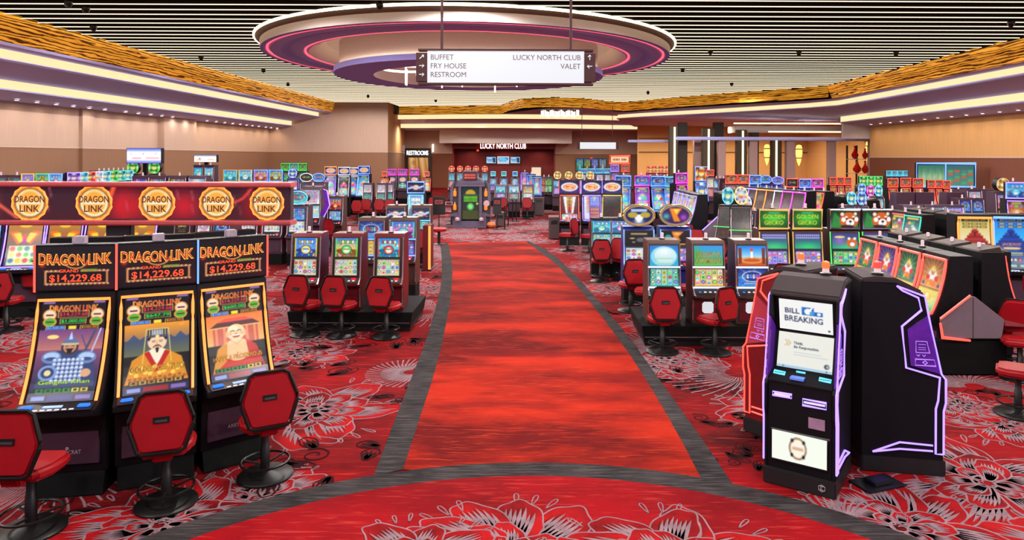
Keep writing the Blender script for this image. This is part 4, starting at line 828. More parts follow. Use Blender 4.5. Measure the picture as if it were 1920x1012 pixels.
def upright(label, x, y, rot=0, W=.52, H=1.65, z0=.0, up=None, lo=None, body=CABP, trim=NICKEL, bars=None, top=None, group='slot machines', far=False, D=.56, stand=True, can='w', belly=None, wide=False, name='slot_machine', cat='slot machine'):
    """upright cabinet with two stacked displays, button deck, belly panel, lamp and perhaps a lit topper"""
    t = thing(name, label, cat, (x, y, 0), rot, group)
    Z = lambda f: z0 + (H - z0) * f
    if not z0 and stand:
        z0 = .30 if H > 1.4 else .2; ob('plinth', MB().box(-W / 2 + .01, W / 2 - .01, -D / 2 + .06, D / 2, 0, z0), PLINTH, t, key=('upl', W, D, z0))
    k = ('up', round(W, 3), round(H, 3), round(z0, 3), D)
    yb, yt = -D / 2 + .05, -D / 2 + .13
    prof = [(D / 2, z0), (-D / 2 + .06, z0), (-D / 2 + .05, Z(.30)), (-D / 2 - .07, Z(.335)), (-D / 2 - .07, Z(.37)), (yb, Z(.425)), (yt, Z(.96)), (yt + .05, Z(1)), (D / 2, Z(1))]
    ob('cabinet', MB().prism(prof, -W / 2, W / 2), body, t, key=k + (body.name,), bevel=0 if far else .008)
    e = .004
    def fr(f): return yb + (yt - yb) * (f - .425) / (.96 - .425)
    sw = W * (.86 if wide else .74)
    if not far: ob('bezel', MB().prism([(fr(.44) - .002, Z(.44)), (fr(.95) - .002, Z(.95)), (fr(.95) - .006, Z(.95)), (fr(.44) - .006, Z(.44))], -sw / 2 - .03, sw / 2 + .03), BLACK, t, key=k + ('bz',))
    scr('upper_screen', up, sw, [(fr(.70) - .010, Z(.70)), (fr(.94) - .010, Z(.94))], t)
    scr('lower_screen', lo, sw, [(fr(.46) - .010, Z(.46)), (fr(.67) - .010, Z(.67))], t)
    for s in (-1, 1):
        m = MB().tube([(s * (W / 2 - .012), -D / 2 + .04, Z(.05)), (s * (W / 2 - .012), -D / 2 + .04, Z(.30)), (s * (W / 2 - .012), -D / 2 - .075, Z(.36)), (s * (W / 2 - .012), yb - .006, Z(.43)), (s * (W / 2 - .012), yt - .006, Z(.96))], .013, 5)
        ob('side_trim', m, trim, t, key=k + (trim.name, s))
    if bars:
        for f in (.685, .445): ob('light_bar', MB().box(-W / 2 + .01, W / 2 - .01, fr(f) - .035, fr(f), Z(f) - .014, Z(f) + .012), bars, t, key=k + ('bar', f, bars.name), bevel=.006)
    if not far:
        d = ob('button_deck', MB().prism([(-D / 2 - .066, Z(.372)), (yb - .01, Z(.428)), (yb - .012, Z(.432)), (-D / 2 - .07, Z(.376))], -W * .44, W * .44), BLACK, t, key=k + ('dk',))
        for i in range(5): ob('button', MB().box(-.02, .02, -.015, .015, -.006, .008), BTN if i else BTNB, d, ((i - 2) * W * .15, -D / 2 - .03, Z(.398)), key=('btn', bool(i)), bevel=.003)
        ob('bill_acceptor', MB().box(W * .22, W * .36, -D / 2 - .02, -D / 2 + .02, Z(.40), Z(.43)), M('bill_slot_red', (.8, .1, .15), .4, em=.4), d, key=k + ('ba',))
        ob('belly_panel', MB().box(-W * .40, W * .40, -D / 2 + .045, -D / 2 + .06, Z(.04), Z(.28)), belly or body, t, key=k + ('bp', (belly or body).name), bevel=.004)
    z = Z(1)
    if top: topper(t, W * top[3] if len(top) > 3 else W, z + .0, -D / 2 + .12, top[0], top[1], top[2], far, **({'h': top[4]} if len(top) > 4 else {})); 
    if can and not (top and far): candle(t, z + ((top[4] if len(top) > 4 else .36) if top and top[0] == 'box' else 0), (.0 if not top else -.06), 0 if not top or top[0] == 'box' else W * .4, can, far)
    return t
def curved(label, x, y, rot=0, W=.72, H=1.70, cv=None, neon='purple', marq=None, mh=.42, body=CAB, group='slot machines', far=False, top=None, full=False, can='w', marq_neon=None, lean=1.0, name='slot_machine', hero_=None, frame_r=.0125, s=1.0):
    """tall cabinet with one concave portrait display framed in a neon tube"""
    t = thing(name, label, 'slot machine', (x, y, 0), rot, group)
    zb, zt = .84 * H / 1.7, H - .06; ya, yt = -.40 * lean, -.13
    arc = bez((ya, zb), (ya * .45 - .02, zb + (zt - zb) * .42), (yt, zt), 10)
    back = .22
    prof = [(back, .2), (back, H), (yt + .02, H)] + [(a + .012, b) for a, b in arc[::-1]] + [(ya - .12 * lean, zb - .05), (ya - .12 * lean, zb - .10), (ya * .8, zb - .18), (ya * .68, .2)]
    k = ('cv', round(W, 3), round(H, 3), lean)
    ob('plinth', MB().prism([(back - .02, 0), (back - .02, .2), (ya * .66, .2), (ya * .8, .015), (ya * .8, 0)], -W / 2 + .02, W / 2 - .02), PLINTH, t, key=k + ('pl',))
    ob('cabinet', MB().prism(prof, -W / 2, W / 2), body, t, key=k + (body.name,), bevel=0 if far else .006)
    scr('curved_screen', cv, W * .80, [(a - .004, b) for a, b in arc], t, s=s)
    xo = W / 2 - .035; side = [(a - .016, b) for a, b in arc]
    pts = [(-xo, a, b) for a, b in side] + [(xo, a, b) for a, b in side[::-1]]
    if full: ob('neon_frame', MB().tube(pts, frame_r, 6, True), NEON[neon], t, key=k + ('nf', neon, frame_r))
    else: ob('neon_frame', MB().tube(pts, frame_r, 6), NEON[neon], t, key=k + ('n', neon, frame_r))
    if not far:
        d = ob('button_deck', MB().prism([(ya - .12, zb - .045), (ya - .01, zb - .008), (ya - .012, zb - .002), (ya - .125, zb - .038)], -W * .45, W * .45), BLACK, t, key=k + ('dk',))
        for s_ in (-1, 1): ob('spin_button', MB().box(-.05, .05, -.028, .028, -.006, .014), BTNB, d, (s_ * W * .34, ya - .066, zb - .022), key='spin', bevel=.008)
        ob('deck_display', MB().box(-.075, .075, -.03, .03, -.004, .006), M('deck_lcd', (.55, .65, .85), .2, em=.7), d, (-.02, ya - .055, zb - .02), key='dlcd')
        for i in range(6): ob('button', MB().box(-.02, .02, -.010, .010, -.005, .007), BTN, d, ((i - 2.5) * .056, ya - .104, zb - .036), key='smallbtn', bevel=.003)
        ob('belly_panel', MB().box(-W * .42, W * .42, ya * .72 - .02, ya * .72, .28, zb - .22), CABP if body is CAB else body, t, key=k + ('bp',), bevel=.006)
    z = H
    if 'behind' in label:                                  # machines whose backs face us
        bp = MB().box(-W * .42, W * .42, back, back + .012, .30, H - .12)
        for q in range(9): bp.box(-W * .30, W * .30, back + .012, back + .022, H - .62 + q * .035, H - .60 + q * .035)
        ob('back_panel', bp, PLINTH, t, key=k + ('bk',)); ob('top_cover', MB().prism([(yt + .01, H), (yt + .04, H + .07), (back - .02, H + .02), (back, H)], -W * .38, W * .38), M('brown_top', (.19, .14, .125), .6, spec=.2), t, key=k + ('tc',))
    if marq:
        m = ob('marquee', MB().box(-W / 2 - .015, W / 2 + .015, -.12, .02, H + .01, H + .01 + mh), CAB, t, key=k + ('mq', mh), bevel=.005)
        scr('marquee_screen', marq, W * .97, [(-.124, H + .025), (-.124, H - .005 + mh)], m)
        for s_ in (-1, 1): ob('marquee_neon', MB().box(s_ * (W / 2 + .008) - .008, s_ * (W / 2 + .008) + .008, -.128, -.115, H + .01, H + .01 + mh), NEON[(marq_neon or (neon, neon))[0 if s_ < 0 else 1]], m, key=k + ('mn', s_, (marq_neon or (neon, neon))[0 if s_ < 0 else 1], mh))
        z = H + .01 + mh
    if top: topper(t, W * (top[3] if len(top) > 3 else 1), z, -.12, top[0], top[1], top[2], far, **({'h': top[4]} if len(top) > 4 else {}))
    if can and not (top and far): candle(t, z + ((top[4] if len(top) > 4 else .36) if top and top[0] == 'box' else 0), .05 if not marq else -.05, 0, can, far)
    if hero_: hero_(t)
    return t
# ---- chairs
VIN = M('red_vinyl', (.50, .0, .045), .5, spec=.22, noise=.10, scale=5); VIN2 = M('red_vinyl_seat', (.52, .03, .065), .45, spec=.3, noise=.10, scale=5)
EDGE = M('black_piping', (.03, .018, .02), .6, spec=.2); IRON = M('black_iron', (.035, .03, .032), .4, .0, spec=.35)
octo = [(-.13, -.235), (.13, -.235), (.17, -.215), (.232, -.03), (.232, .03), (.165, .215), (.12, .24), (-.12, .24), (-.165, .215), (-.232, .03), (-.232, -.03), (-.17, -.215)]
def chair(label, x, y, rot=0, group='red slot chairs', far=False, s=1.0):
    t = thing('slot_chair', label, 'chair', (x, y, 0), rot, group)
    ob('base', MB().lathe([(.25, 0), (.25, .02), (.23, .035), (.08, .055), (.05, .075)], 16 if far else 28), IRON, t, key='chb%d' % far, smooth=True)
    ob('pole', MB().lathe([(.042, .05), (.042, .28), (.034, .29), (.034, .47)], 10), IRON, t, key='chp', smooth=True)
    rg = MB().tube([(.215 * math.cos(i * .2618), .215 * math.sin(i * .2618), .15) for i in range(24)], .012, 5, True)
    for a in (.5, 2.6, 4.7): rg.tube([(.03 * math.cos(a), .03 * math.sin(a), .12), (.21 * math.cos(a), .21 * math.sin(a), .15)], .010, 5)
    ob('foot_ring', rg, IRON, t, key='chr', smooth=True)
    st = [(-.17, -.19), (.17, -.19), (.225, -.05), (.225, .12), (.17, .22), (-.17, .22), (-.225, .12), (-.225, -.05)]
    ob('seat', MB().prismz(st, .47, .565), VIN2, t, key='chs%d' % far, bevel=.0 if far else .03, seg=3, smooth=True)
    B = Matrix.Translation((0, -.225, .79)) @ Matrix.Rotation(R(-8), 4, 'X')
    b = ob('backrest', MB().prismy(octo, -.045, .03).xf(B), VIN, t, key='chk%d' % far, bevel=0 if far else .022, seg=3, smooth=True)
    ob('piping', MB().tube([B @ Vector((px * 1.03, -.028, pz * 1.03)) for px, pz in octo], .016, 6, True), EDGE, b, key='che', smooth=True)
    if not far: ob('handle_slot', MB().box(-.06, .06, -.052, -.02, .0, .05).box(-.045, .045, -.053, -.045, .010, .028, 1).xf(B), [EDGE, M('slot_hole', (.16, .13, .14), .7)], b, key='chh')
    ob('bracket', MB().prism([(-.23, .455), (-.255, .56), (-.235, .60), (-.20, .60), (-.17, .47)], -.075, .075), VIN, t, key='chbr', bevel=0 if far else .012)
    return t
# ================= placing things =================
ORD = ['first', 'second', 'third', 'fourth', 'fifth', 'sixth', 'seventh', 'eighth', 'ninth', 'tenth', 'eleventh', 'twelfth', 'thirteenth', 'fourteenth']
def XH(px, py, Y): X, _, Zc = at(px, py, Y); return X, Zc
def text(name, s, h, mat, parent, loc, w=None, depth=0.0, rot=0.0, off=0.0, tilt=0.0):
    o = ob(name, letter_mb(s, h, w, off, depth), mat, parent, loc, rot)
    if tilt: o.rotation_euler = (tilt, 0, rot)
    return o
WHITE = glow('sign_white', (.90, .91, .94), .82); INK = M('sign_ink', (.30, .24, .27), .7, spec=.1); MAROON = M('sign_maroon', (.19, .075, .09), .6, spec=.2); LETW = glow('letter_white', (1, 1, 1), 2.2)
# ---- hanging direction sign
def dir_sign(label, px, py, w, h, Y, lines, rlines, rods, sx=1.0, full=True, ztop=None):
    X, Zc = XH(px, py, Y); t = thing('hanging_sign', label, 'sign', (X, Y, Zc))
    ob('panel', MB().box(-w / 2 + .13 * sx, w / 2 - .13 * sx, -.05, .05, -h / 2, h / 2), WHITE, t)
    for s in (-1, 1):
        a = sorted((s * (w / 2 - .13 * sx), s * (w / 2 + .03 * sx))); ob('end_panel', MB().box(a[0], a[1], -.06, .06, -h / 2 + .02, h / 2 - .03), MAROON, t, bevel=.004)
    for z in (-h / 2 - .012, h / 2 + .012): ob('frame_bar', MB().box(-w / 2, w / 2, -.065, .065, z - .014, z + .014), MAROON, t)
    for rx in rods: ob('hanger_rod', MB().lathe([(.02, h / 2), (.02, (ztop or Zd(3.0)) - Zc)], 10, (rx, 0, 0)), MAROON, t)
    if full:
        n = max(len(lines), len(rlines))
        ar = {'r': [(-.5, 0), (.5, 0), (.1, .4), (.5, 0), (.1, -.4)], 'u': [(0, -.5), (0, .5), (.4, .1), (0, .5), (-.4, .1)], 'ne': [(-.4, -.4), (.4, .4), (-.1, .4), (.4, .4), (.4, -.1)], 'l': [(.5, 0), (-.5, 0), (-.1, .4), (-.5, 0), (-.1, -.4)]}
        for side, L_ in ((-1, lines), (1, rlines)):
            for i, (s, a) in enumerate(L_):
                z = h * (.30 - .27 * i); hh = h * .16; asp = tx2d(s)[2]; ww = asp * hh * .95
                cx = side * (w / 2 - .18 * sx - ww / 2); text('lettering', s, hh, INK, t, (cx, -.053, z), ww)
                ob('arrow', MB().tube([(side * (w / 2 - .05) + q * h * .15, -.066, z + r_ * h * .15) for q, r_ in ar[a]], h * .016, 4), WHITE, t)
    return t
dir_sign('white lit hanging sign listing buffet, fry house and restroom over the aisle', 948.5, 126.5, 2.5, .46, 9.8, [('BUFFET', 'ne'), ('FRY HOUSE', 'r'), ('RESTROOM', 'r')], [('LUCKY NORTH CLUB', 'u'), ('VALET', 'l')], (-.92, .93))
dir_sign('small far white hanging sign beside the lounge columns', 1121, 273, 2.5, .42, 42.5, [('BAR', 'u')], [], (-1.0, .9), full=False, ztop=Zd(2.4))
# ---- wall signs at the far end
Y5 = 50.6 * S
X, Zc = XH(943.5, 273.5, Y5 - 2.3); t = thing('wall_sign', 'white lit club name lettering high on the red wall', 'sign', (X, 49 * S - .14, Zc))
text('lettering', 'LUCKY NORTH CLUB', .52, LETW, t, (0, -.02, 0), 4.35, depth=.06, off=.01)
ob('mounting_rail', MB().box(-2.2, 2.2, -.02, .01, -.3, -.27), REDW, t)
Yr = 49 * S; X, Zc = XH(783, 286.5, Yr - .25); t = thing('wall_sign', 'white lit restrooms lettering on a dark board over the entrance', 'sign', (X, Yr - .25, Zc))
ob('board', MB().box(-1.25, 1.25, 0, .24, -.45, .45), M('sign_board', (.14, .09, .08), .5), t, bevel=.01)
text('lettering', 'RESTROOMS', .42, LETW, t, (0, -.01, 0), 2.05, depth=.05, off=.012)
X1 = at(765, 0, Yr)[0]; X2 = at(806, 0, Yr)[0]
dd = tag(ob('door_1', MB().box(X1 - .12, X1 + .1, Yr - .2, Yr + .05, 0, 3.0).box(X2 - .06, X2 + .25, Yr - .2, Yr + .05, 0, 3.0), M('dark_jamb', (.16, .09, .07), .5)), None, None, kind='structure')
mur = Cv(30, 44, (.9, .6, .3)); mur.grad((.95, .72, .45), (.7, .4, .15))
for i in range(7): mur.line([(.05 + .15 * i, 0), (.02 + .16 * i + .05, .35), (.16 * i + .15, .7), (.1 + .16 * i, 1)], .03, [(.45, .2, .06), (.98, .85, .65), (.75, .42, .15)][i % 3], .8)
mur.ell(.3, .2, .08, .06, (.5, .25, .1), .8, .6)
o = scr('wall_mural', mur, X2 - X1, [(0, 0), (0, 2.95)], s=.75); o.location = ((X1 + X2) / 2, Yr - .08, .03); tag(o, 'backlit wood grain mural in the restroom entrance', 'mural')
o = ob('wall_light', bx_px(810, 813, 270, 285, Yr - .3, .1), glow('wall_light', (1, .93, .85), 2.4)); tag(o, 'slim white vertical lamp beside the restrooms board', 'wall lamp')
o = ob('exit_sign', bx_px(748, 759, 272, 283, 46.6 * S, .08), M('sign_grey', (.5, .45, .5), .5)); tag(o, 'small grey sign on the passage wall before the restrooms', 'sign')
for i, (px, w, lb) in enumerate(((921, 19, 'wall screen on the red wall, the one beside the doorway lamp'), (943.5, 22, 'middle wall screen of three on the red wall, ringed in white'), (966, 19, 'wall screen on the red wall, the one toward the white poster'))):
    Y = 50.5 * S; X, Zc = XH(px, 300, Y); t = thing('wall_screen', 'blue and white ' + lb, 'screen', (X, Y, Zc), group='three screens on the red wall')
    W0 = w * Y / K; ob('housing', MB().box(-W0 / 2, W0 / 2, 0, .08, -.36, .36), BLACK if i != 1 else WHITE, t)
    c = Cv(22, 14, (.7, .85, .95)); c.rect(.05, .1, .95, .5, (.15, .5, .8)); c.rect(.1, .2, .6, .3, W_); c.rect(.1, .6, .8, .7, (.2, .3, .5)); c.rect(.7, .1, .95, .9, (.1, .2, .35)) if i != 1 else c.ell(.5, .4, .3, .25, (.4, .8, .95))
    scr('display', c, W0 * .92, [(-.01, -.31), (-.01, .31)], t)
Y = 49.6 * S; X, Zc = XH(1005.5, 323, Y); t = thing('poster_stand', 'white poster panel standing before the red wall', 'poster', (X, Y, 0)); ob('panel', MB().box(-.45, .45, 0, .05, Zc - .48, Zc + .48), M('poster_white', (.95, .92, .82), .6, em=.25), t)
for s in (-.35, .35): ob('leg', MB().box(s - .03, s + .03, .05, .1, 0, Zc), BLACK, t)
ob('foot', MB().box(-.45, .45, -.1, .25, 0, .03), BLACK, t)
for px, py, lb in ((896, 282, 'small red glowing lamp on the red wall near the sign'), (1109, 297, 'small red glowing lamp above the blue screens')):
    Y = 48.9 * S; X, Zc = XH(px, py, Y); o = ob('wall_light', MB().lathe([(.09, -.09), (.12, 0), (.09, .09)], 10), glow('lamp_red', (1, .25, .15), 1.6), loc=(X, Y - .15, Zc)); tag(o, lb, 'wall lamp')
for i, px in enumerate((1087, 1101, 1115, 1130)):          # blue tall screens past the club
    Y = 48.7 * S; X, Zc = XH(px, 309, Y); t = thing('wall_screen', 'tall dark blue wall screen beyond the hanging sign, %s from the red wall' % ORD[i], 'screen', (X, Y, Zc), group='tall blue wall screens')
    ob('housing', MB().box(-.34, .34, 0, .1, -.62, .62), BLACK, t, key='tws'); scr('display', art('scene', ['teal', 'green', 'blue', 'blue'][i], i, 10, 16), .58, [(-.01, -.55), (-.01, .55)], t, s=.6)
Y = 43; X, Zc = XH(1162, 299, Y); t = thing('neon_sign', 'orange framed lit sign on posts among the far machines', 'sign', (X, Y, 0))
ob('panel', MB().box(-.62, .62, 0, .12, Zc - .24, Zc + .24), CAB, t); c = Cv(34, 13, (1, .7, .4)); c.rect(.06, .15, .94, .85, (1, .85, .7)); [c.rect(.14 + .075 * k, .34, .19 + .075 * k, .66, (.5, .15, .05)) for k in range(10) if k != 5]; scr('display', c, 1.15, [(-.01, Zc - .2), (-.01, Zc + .2)], t)
ob('neon_frame', MB().tube([(-.64, -.02, Zc - .25), (.64, -.02, Zc - .25), (.64, -.02, Zc + .25), (-.64, -.02, Zc + .25)], .025, 5, True), NEON['red'], t)
for s in (-.5, .5): ob('post', MB().box(s - .03, s + .03, .03, .09, 0, Zc - .2), DARKM, t)

# ---- dragon pod: three tall machines fanned out in front, three behind, lit banner over them
DK = [('armoured warrior', 'hero0'), ('crowned emperor', 'hero1'), ('laughing bald man', 'hero2')]
CRY = M('crystal_grey', (.55, .50, .55), .25); GOLDT = glow('lettering_gold', (1, .72, .30), 1.1); REDT = glow('lettering_red', (.80, .10, .04), .8); DIG = glow('digits_red', (1, .30, .16), 1.3); MARK = M('mark_silver', (.62, .55, .60), .4)
def hero_extra(t):
    for tt in t.children:
        if tt.name.startswith('marquee'): m = tt
    z = 1.76 + .01
    ob('lettering', letter_mb('DRAGON LINK', .105, .60, .045, curve=.012), GOLDT, m, (0, -.1275, z + .285)); ob('lettering', letter_mb('DRAGON LINK', .088, .585, .0, curve=.012), REDT, m, (0, -.1290, z + .285))
    ob('lettering', letter_mb('GRAND', .028, .16, .02), DIG, m, (-.055, -.1275, z + .185)); ob('lettering', letter_mb('$14,229.68', .078, .43, .02), DIG, m, (0, -.1275, z + .115))
    ob('maker_mark', letter_mb('ARISTOCRAT', .035, .24), MARK, t, (.02, -.332, .40)); ob('maker_mark', MB().lathe([(.004, 0), (.014, 0)], 10, cap=False).xf(Matrix.Rotation(R(90), 4, 'X')), MARK, t, (.03, -.333, .435))
    ob('lamp_base', MB().box(-.05, .05, -.09, .0, z + .42, z + .49), CRY, m, bevel=.006)
hp = [(-4.20, 6.29, 10, ('red', 'red')), (-3.62, 6.51, 27, ('blue', 'blue')), (-3.11, 6.87, 40, ('red', 'red'))]
for i, (x, y, a, mn) in enumerate(hp):
    curved('tall black slot machine with orange neon tube and %s on its display' % DK[i][0], x, y, R(a), .655, 1.76, A[DK[i][1]], 'orange', A['marq'], .42, group=None, marq_neon=mn, hero_=hero_extra, can=None, frame_r=.013, s=1.1)
    b_ = (10, 25, 40)[i]; ax, ay = (-4.78, -4.14, -3.62)[i], (7.22, 7.46, 7.86)[i]
    curved('tall black slot machine seen from behind, back to back with the %s one' % DK[i][0], ax, ay, R(b_ + 180), .655, 1.70, A['hero1'], 'orange', A['marq'], .42, group=None, can=None)
# banner
bY = 8.35; bx0, bx1 = at(-95, 0, bY)[0], at(541, 0, bY)[0]; bw_ = bx1 - bx0
zt_, zb_ = at(300, 351, bY)[2], at(300, 410, bY)[2]
ban = Cv(250, 26, (.22, .04, .10)); bg = random.Random(3); ban.grad((.20, .06, .12), (.28, .04, .10))
bpx = lambda px: (at(px, 0, bY)[0] - bx0) / bw_
for px, wd, c_ in ((-10, .02, (1, .2, .15)), (230, .03, (.9, .05, .12)), (345, .05, (.85, .03, .12)), (470, .03, (.6, .02, .08)), (250, .05, (.8, .04, .1))): ban.blob(bpx(px), .6, wd * 1.5, .7, c_, .9)
ban.line([(bpx(215), .0), (bpx(195), 1)], .006, (1, .35, .2)); ban.line([(bpx(0), .5), (bpx(40), 1)], .004, (1, .4, .3)); ban.line([(bpx(470), .05), (bpx(455), .35), (bpx(430), .55)], .003, (1, .25, .2))
for i in range(26): x = bg.random(); y0 = bg.random() * .6; ban.line([(x, y0), (x + .006, y0 + .3)], .0009 + .001 * bg.random(), (.85, .45, .5), .7)
bn = thing('overhead_banner', 'long lit red banner of round gold dragon medallions above the tall machines', 'banner', ((bx0 + bx1) / 2, bY, 0), R(1.5))
scr('banner_screen', ban, bw_, [(-.005, zb_), (-.005, zt_)], bn, s=1.0)
ob('housing', MB().box(-bw_ / 2, bw_ / 2 + .02, 0, .10, zb_ - .02, zt_ + .02), M('banner_dark', (.16, .06, .10), .5), bn)
LIP = M('rose_metal', (.78, .36, .38), .35, .5, noise=.08)
for nm, z in (('cornice_top', zt_ + .035), ('cornice_bottom', zb_ - .045)): ob(nm, MB().prism([(-.10, z - .03), (-.12, z + .0), (-.12, z + .03), (.14, z + .03), (.14, z - .03)], -bw_ / 2, bw_ / 2 + .05), LIP, bn, bevel=.008)
ob('support_post', MB().box(-.15, .15, .0, .1, 0, zb_), BLACK, bn, bevel=.01)
for px in (-55, 62, 180, 296, 406, 500):
    X = at(px, 0, bY)[0] - (bx0 + bx1) / 2; r = .205 if px < 350 else .195
    c = Cv(40, 40, (.9, .3, .05)); c.ell(.5, .5, .5, .5, (.98, .55, .15)); c.ell(.5, .5, .44, .44, (.25, .08, .04)); c.ell(.5, .5, .41, .41, (1, .93, .7)); c.blob(.5, .3, .34, .25, (1, .7, .25), .9); c.ell(.5, .5, .33, .33, (.98, .66, .22), .8); c.rect(.2, .47, .8, .53, (1, .97, .85))
    A['med'] = A.get('med') or c; m = scr('medallion', A['med'], r * 2, [(-.012, (zt_ + zb_) / 2 - r), (-.012, (zt_ + zb_) / 2 + r)], bn, loc=(X, 0, 0), mask='oval')
    ob('medallion_rim', MB().tube([(r * (1.0 + .05 * (i % 2)) * math.cos(i * .2244), -.014, (zt_ + zb_) / 2 + r * (1.0 + .05 * (i % 2)) * math.sin(i * .2244)) for i in range(28)], .012, 5, True), NEON['orange'], bn, (X, 0, 0), key=('mr', r))
    MEDT = M('medallion_brown', (.36, .07, .03), .6); text('lettering', 'DRAGON', r * .40, MEDT, m, (0, -.020, (zt_ + zb_) / 2 + r * .22), r * 1.75, off=.02); text('lettering', 'LINK', r * .40, MEDT, m, (0, -.020, (zt_ + zb_) / 2 - r * .34), r * 1.15, off=.02)
# chairs before the pod
for px, py, a, lb in ((58, 996, 2, 'red slot chair before the warrior machine, cut by the picture edge'), (312, 945, 20, 'red slot chair before the emperor machine, turned aside'), (497, 893, 30, 'red slot chair before the laughing man machine, nearest the aisle circle')):
    x, y = fl(px, py); chair(lb.replace('nearest', 'next to'), x, y, R(a), group=None)

# ---- old upright banks close to the aisle
def bank(items, gd, grp, ordn='from the aisle', start=0):
    """items: builder calls with the label filled in; the label's ordinal counts along the bank"""
    for i, fn in enumerate(items): fn(ORD[i + start], gd, grp)
def stand(label, x0, x1, y0, y1, h, rot=0.0, mat=PLINTH):
    cx, cy = (x0 + x1) / 2, (y0 + y1) / 2; w, d = (x1 - x0) / 2, (y1 - y0) / 2
    t = thing('machine_stand', label, 'stand', (cx, cy, 0), rot)
    ob('toe_kick', MB().prismy([(-w + .06, 0), (w - .06, 0), (w - .04, .1), (-w + .04, .1)], -d + .05, d - .05), BLACK, t)
    ob('case', MB().prismy([(-w + .04, .1), (w - .04, .1), (w, h), (-w, h)], -d, d), mat, t, bevel=.006)
    ob('edge_trim', MB().box(-w + .05, w - .05, -d - .006, -d, h * .45, h * .45 + .012), NICKEL, t)
sx0, sy0 = fl(538, 622); sx1, _ = fl(771, 626)
stand('long black stand under three burgundy machines left of the aisle'.replace('left of', 'beside'), sx0, sx1, sy0, sy0 + 1.42, .34)
UA = [('reels', 'blue', 'scene', 'blue'), ('reels', 'gold', 'scene', 'gold'), ('reels', 'orange', 'scene', 'cyan')]
for i, px in enumerate((582, 657, 735)):
    Y = sy0 + .36; X = at(px, 0, Y)[0]
    upright('burgundy slot machine on the black stand by the dragon pod, %s from the aisle' % ORD[2 - i], X, Y, 0, .52, 1.655, .34, art(UA[i][2], UA[i][3], 3 + i, 44, 36), art('reels', 'cream', i, 46, 34), body=CABR, trim=NICKEL, group='burgundy machines beside the aisle')
    x, y = fl((572, 640, 724)[i], (628, 630, 632)[i]); chair('red slot chair at the burgundy machines, %s from the aisle' % ORD[2 - i], x, y, R((-14, -14, -14)[i]), group='chairs at the burgundy machines')
for px, yt, Y, pal, k in ((700, 407, sy0 + 1.08, 'blue', 'title'), (760, 407, sy0 + 1.08, 'magenta', 'scene')): pass
sx2, sy2 = fl(1203, 650); sx3, _ = fl(1462, 650)
stand('long black stand under three silver edged machines by the bill kiosk', sx2, sx3, sy2, sy2 + 1.42, .33)
UB = [('scene', 'cyan', 'reels', 'teal'), ('rows', 'gold', 'reels', 'gold'), ('scene', 'orange', 'title', 'blue')]
for i, px in enumerate((1243, 1325, 1405)):
    Y = sy2 + .36; X = at(px, 0, Y)[0]
    c1 = art(UB[i][0], UB[i][1], 5 + i, 52, 36)
    if i == 0: c1 = Cv(52, 36, (.1, .55, .85)); c1.grad((.1, .45, .8), (.15, .7, .85)); c1.ell(.5, .55, .46, .5, (.55, .85, .95)); c1.ell(.55, .5, .38, .38, (.85, .95, .95), .8); c1.blob(.5, .3, .4, .3, W_, .8); c1.rect(.15, .62, .85, .68, (.7, .85, .7)); c1.rect(.2, .82, .8, .87, (.85, .9, .6)); A['bubble'] = c1
    if i == 1: c1 = Cv(52, 36, (.1, .5, .8)); c1.grad((.2, .6, .95), (.4, .75, .3)); c1.blob(.1, .5, .2, .6, (.3, .7, .3)); c1.stxt('GOLDEN 7X7', .5, .45, .22, (.95, .8, .2), (.3, .15, .05), .8); c1.stxt('CATAMOUNT', .5, .75, .22, (.95, .8, .2), (.3, .15, .05), .9); A['cat'] = c1
    if i == 2: c1 = Cv(52, 36, (.1, .6, .95)); c1.grad((.05, .5, .9), (.7, .9, 1), 0, .6); c1.grad((.9, .5, .2), (.75, .3, .1), .6, 1); c1.ell(.5, .72, .4, .16, (.95, .6, .25)); c1.ell(.5, .72, .3, .09, (.8, .35, .1)); c1.rect(.46, .15, .54, .6, W_); c1.ell(.5, .2, .05, .1, (.9, .3, .3)); c1.rect(.03, .1, .15, .9, (.5, .2, .1)); c1.rect(.85, .1, .97, .9, (.5, .2, .1)); A['desert'] = c1
    upright('silver edged machine with white light bars by the kiosks, %s from the aisle' % ORD[i], X, Y, 0, .535, 1.66, .33, c1, art(UB[i][2], UB[i][3], i + 2, 52, 36), body=CABW, trim=CHROME, bars=NEON['white'], belly=CABR, wide=True, group='machines with white light bars')
    if i: lg = ob('lit_logo', MB().prismy([(-.09, -.06), (-.06, -.09), (.06, -.09), (.09, -.06), (.09, .06), (.06, .09), (-.06, .09), (-.09, .06)], -.245, -.232), WHITE, [o for o in SC.objects if o.name.startswith('slot_machine') and o.parent is None][-1], (-.02, 0, .60))
for px, py, a, lb in ((1242, 660, 0, 'red slot chair with its back square to the aisle end of the light bar machines'), (1340, 662, 32, 'red slot chair turned aside at the middle light bar machine')):
    x, y = fl(px, py); chair(lb, x, y, R(a), group=None)
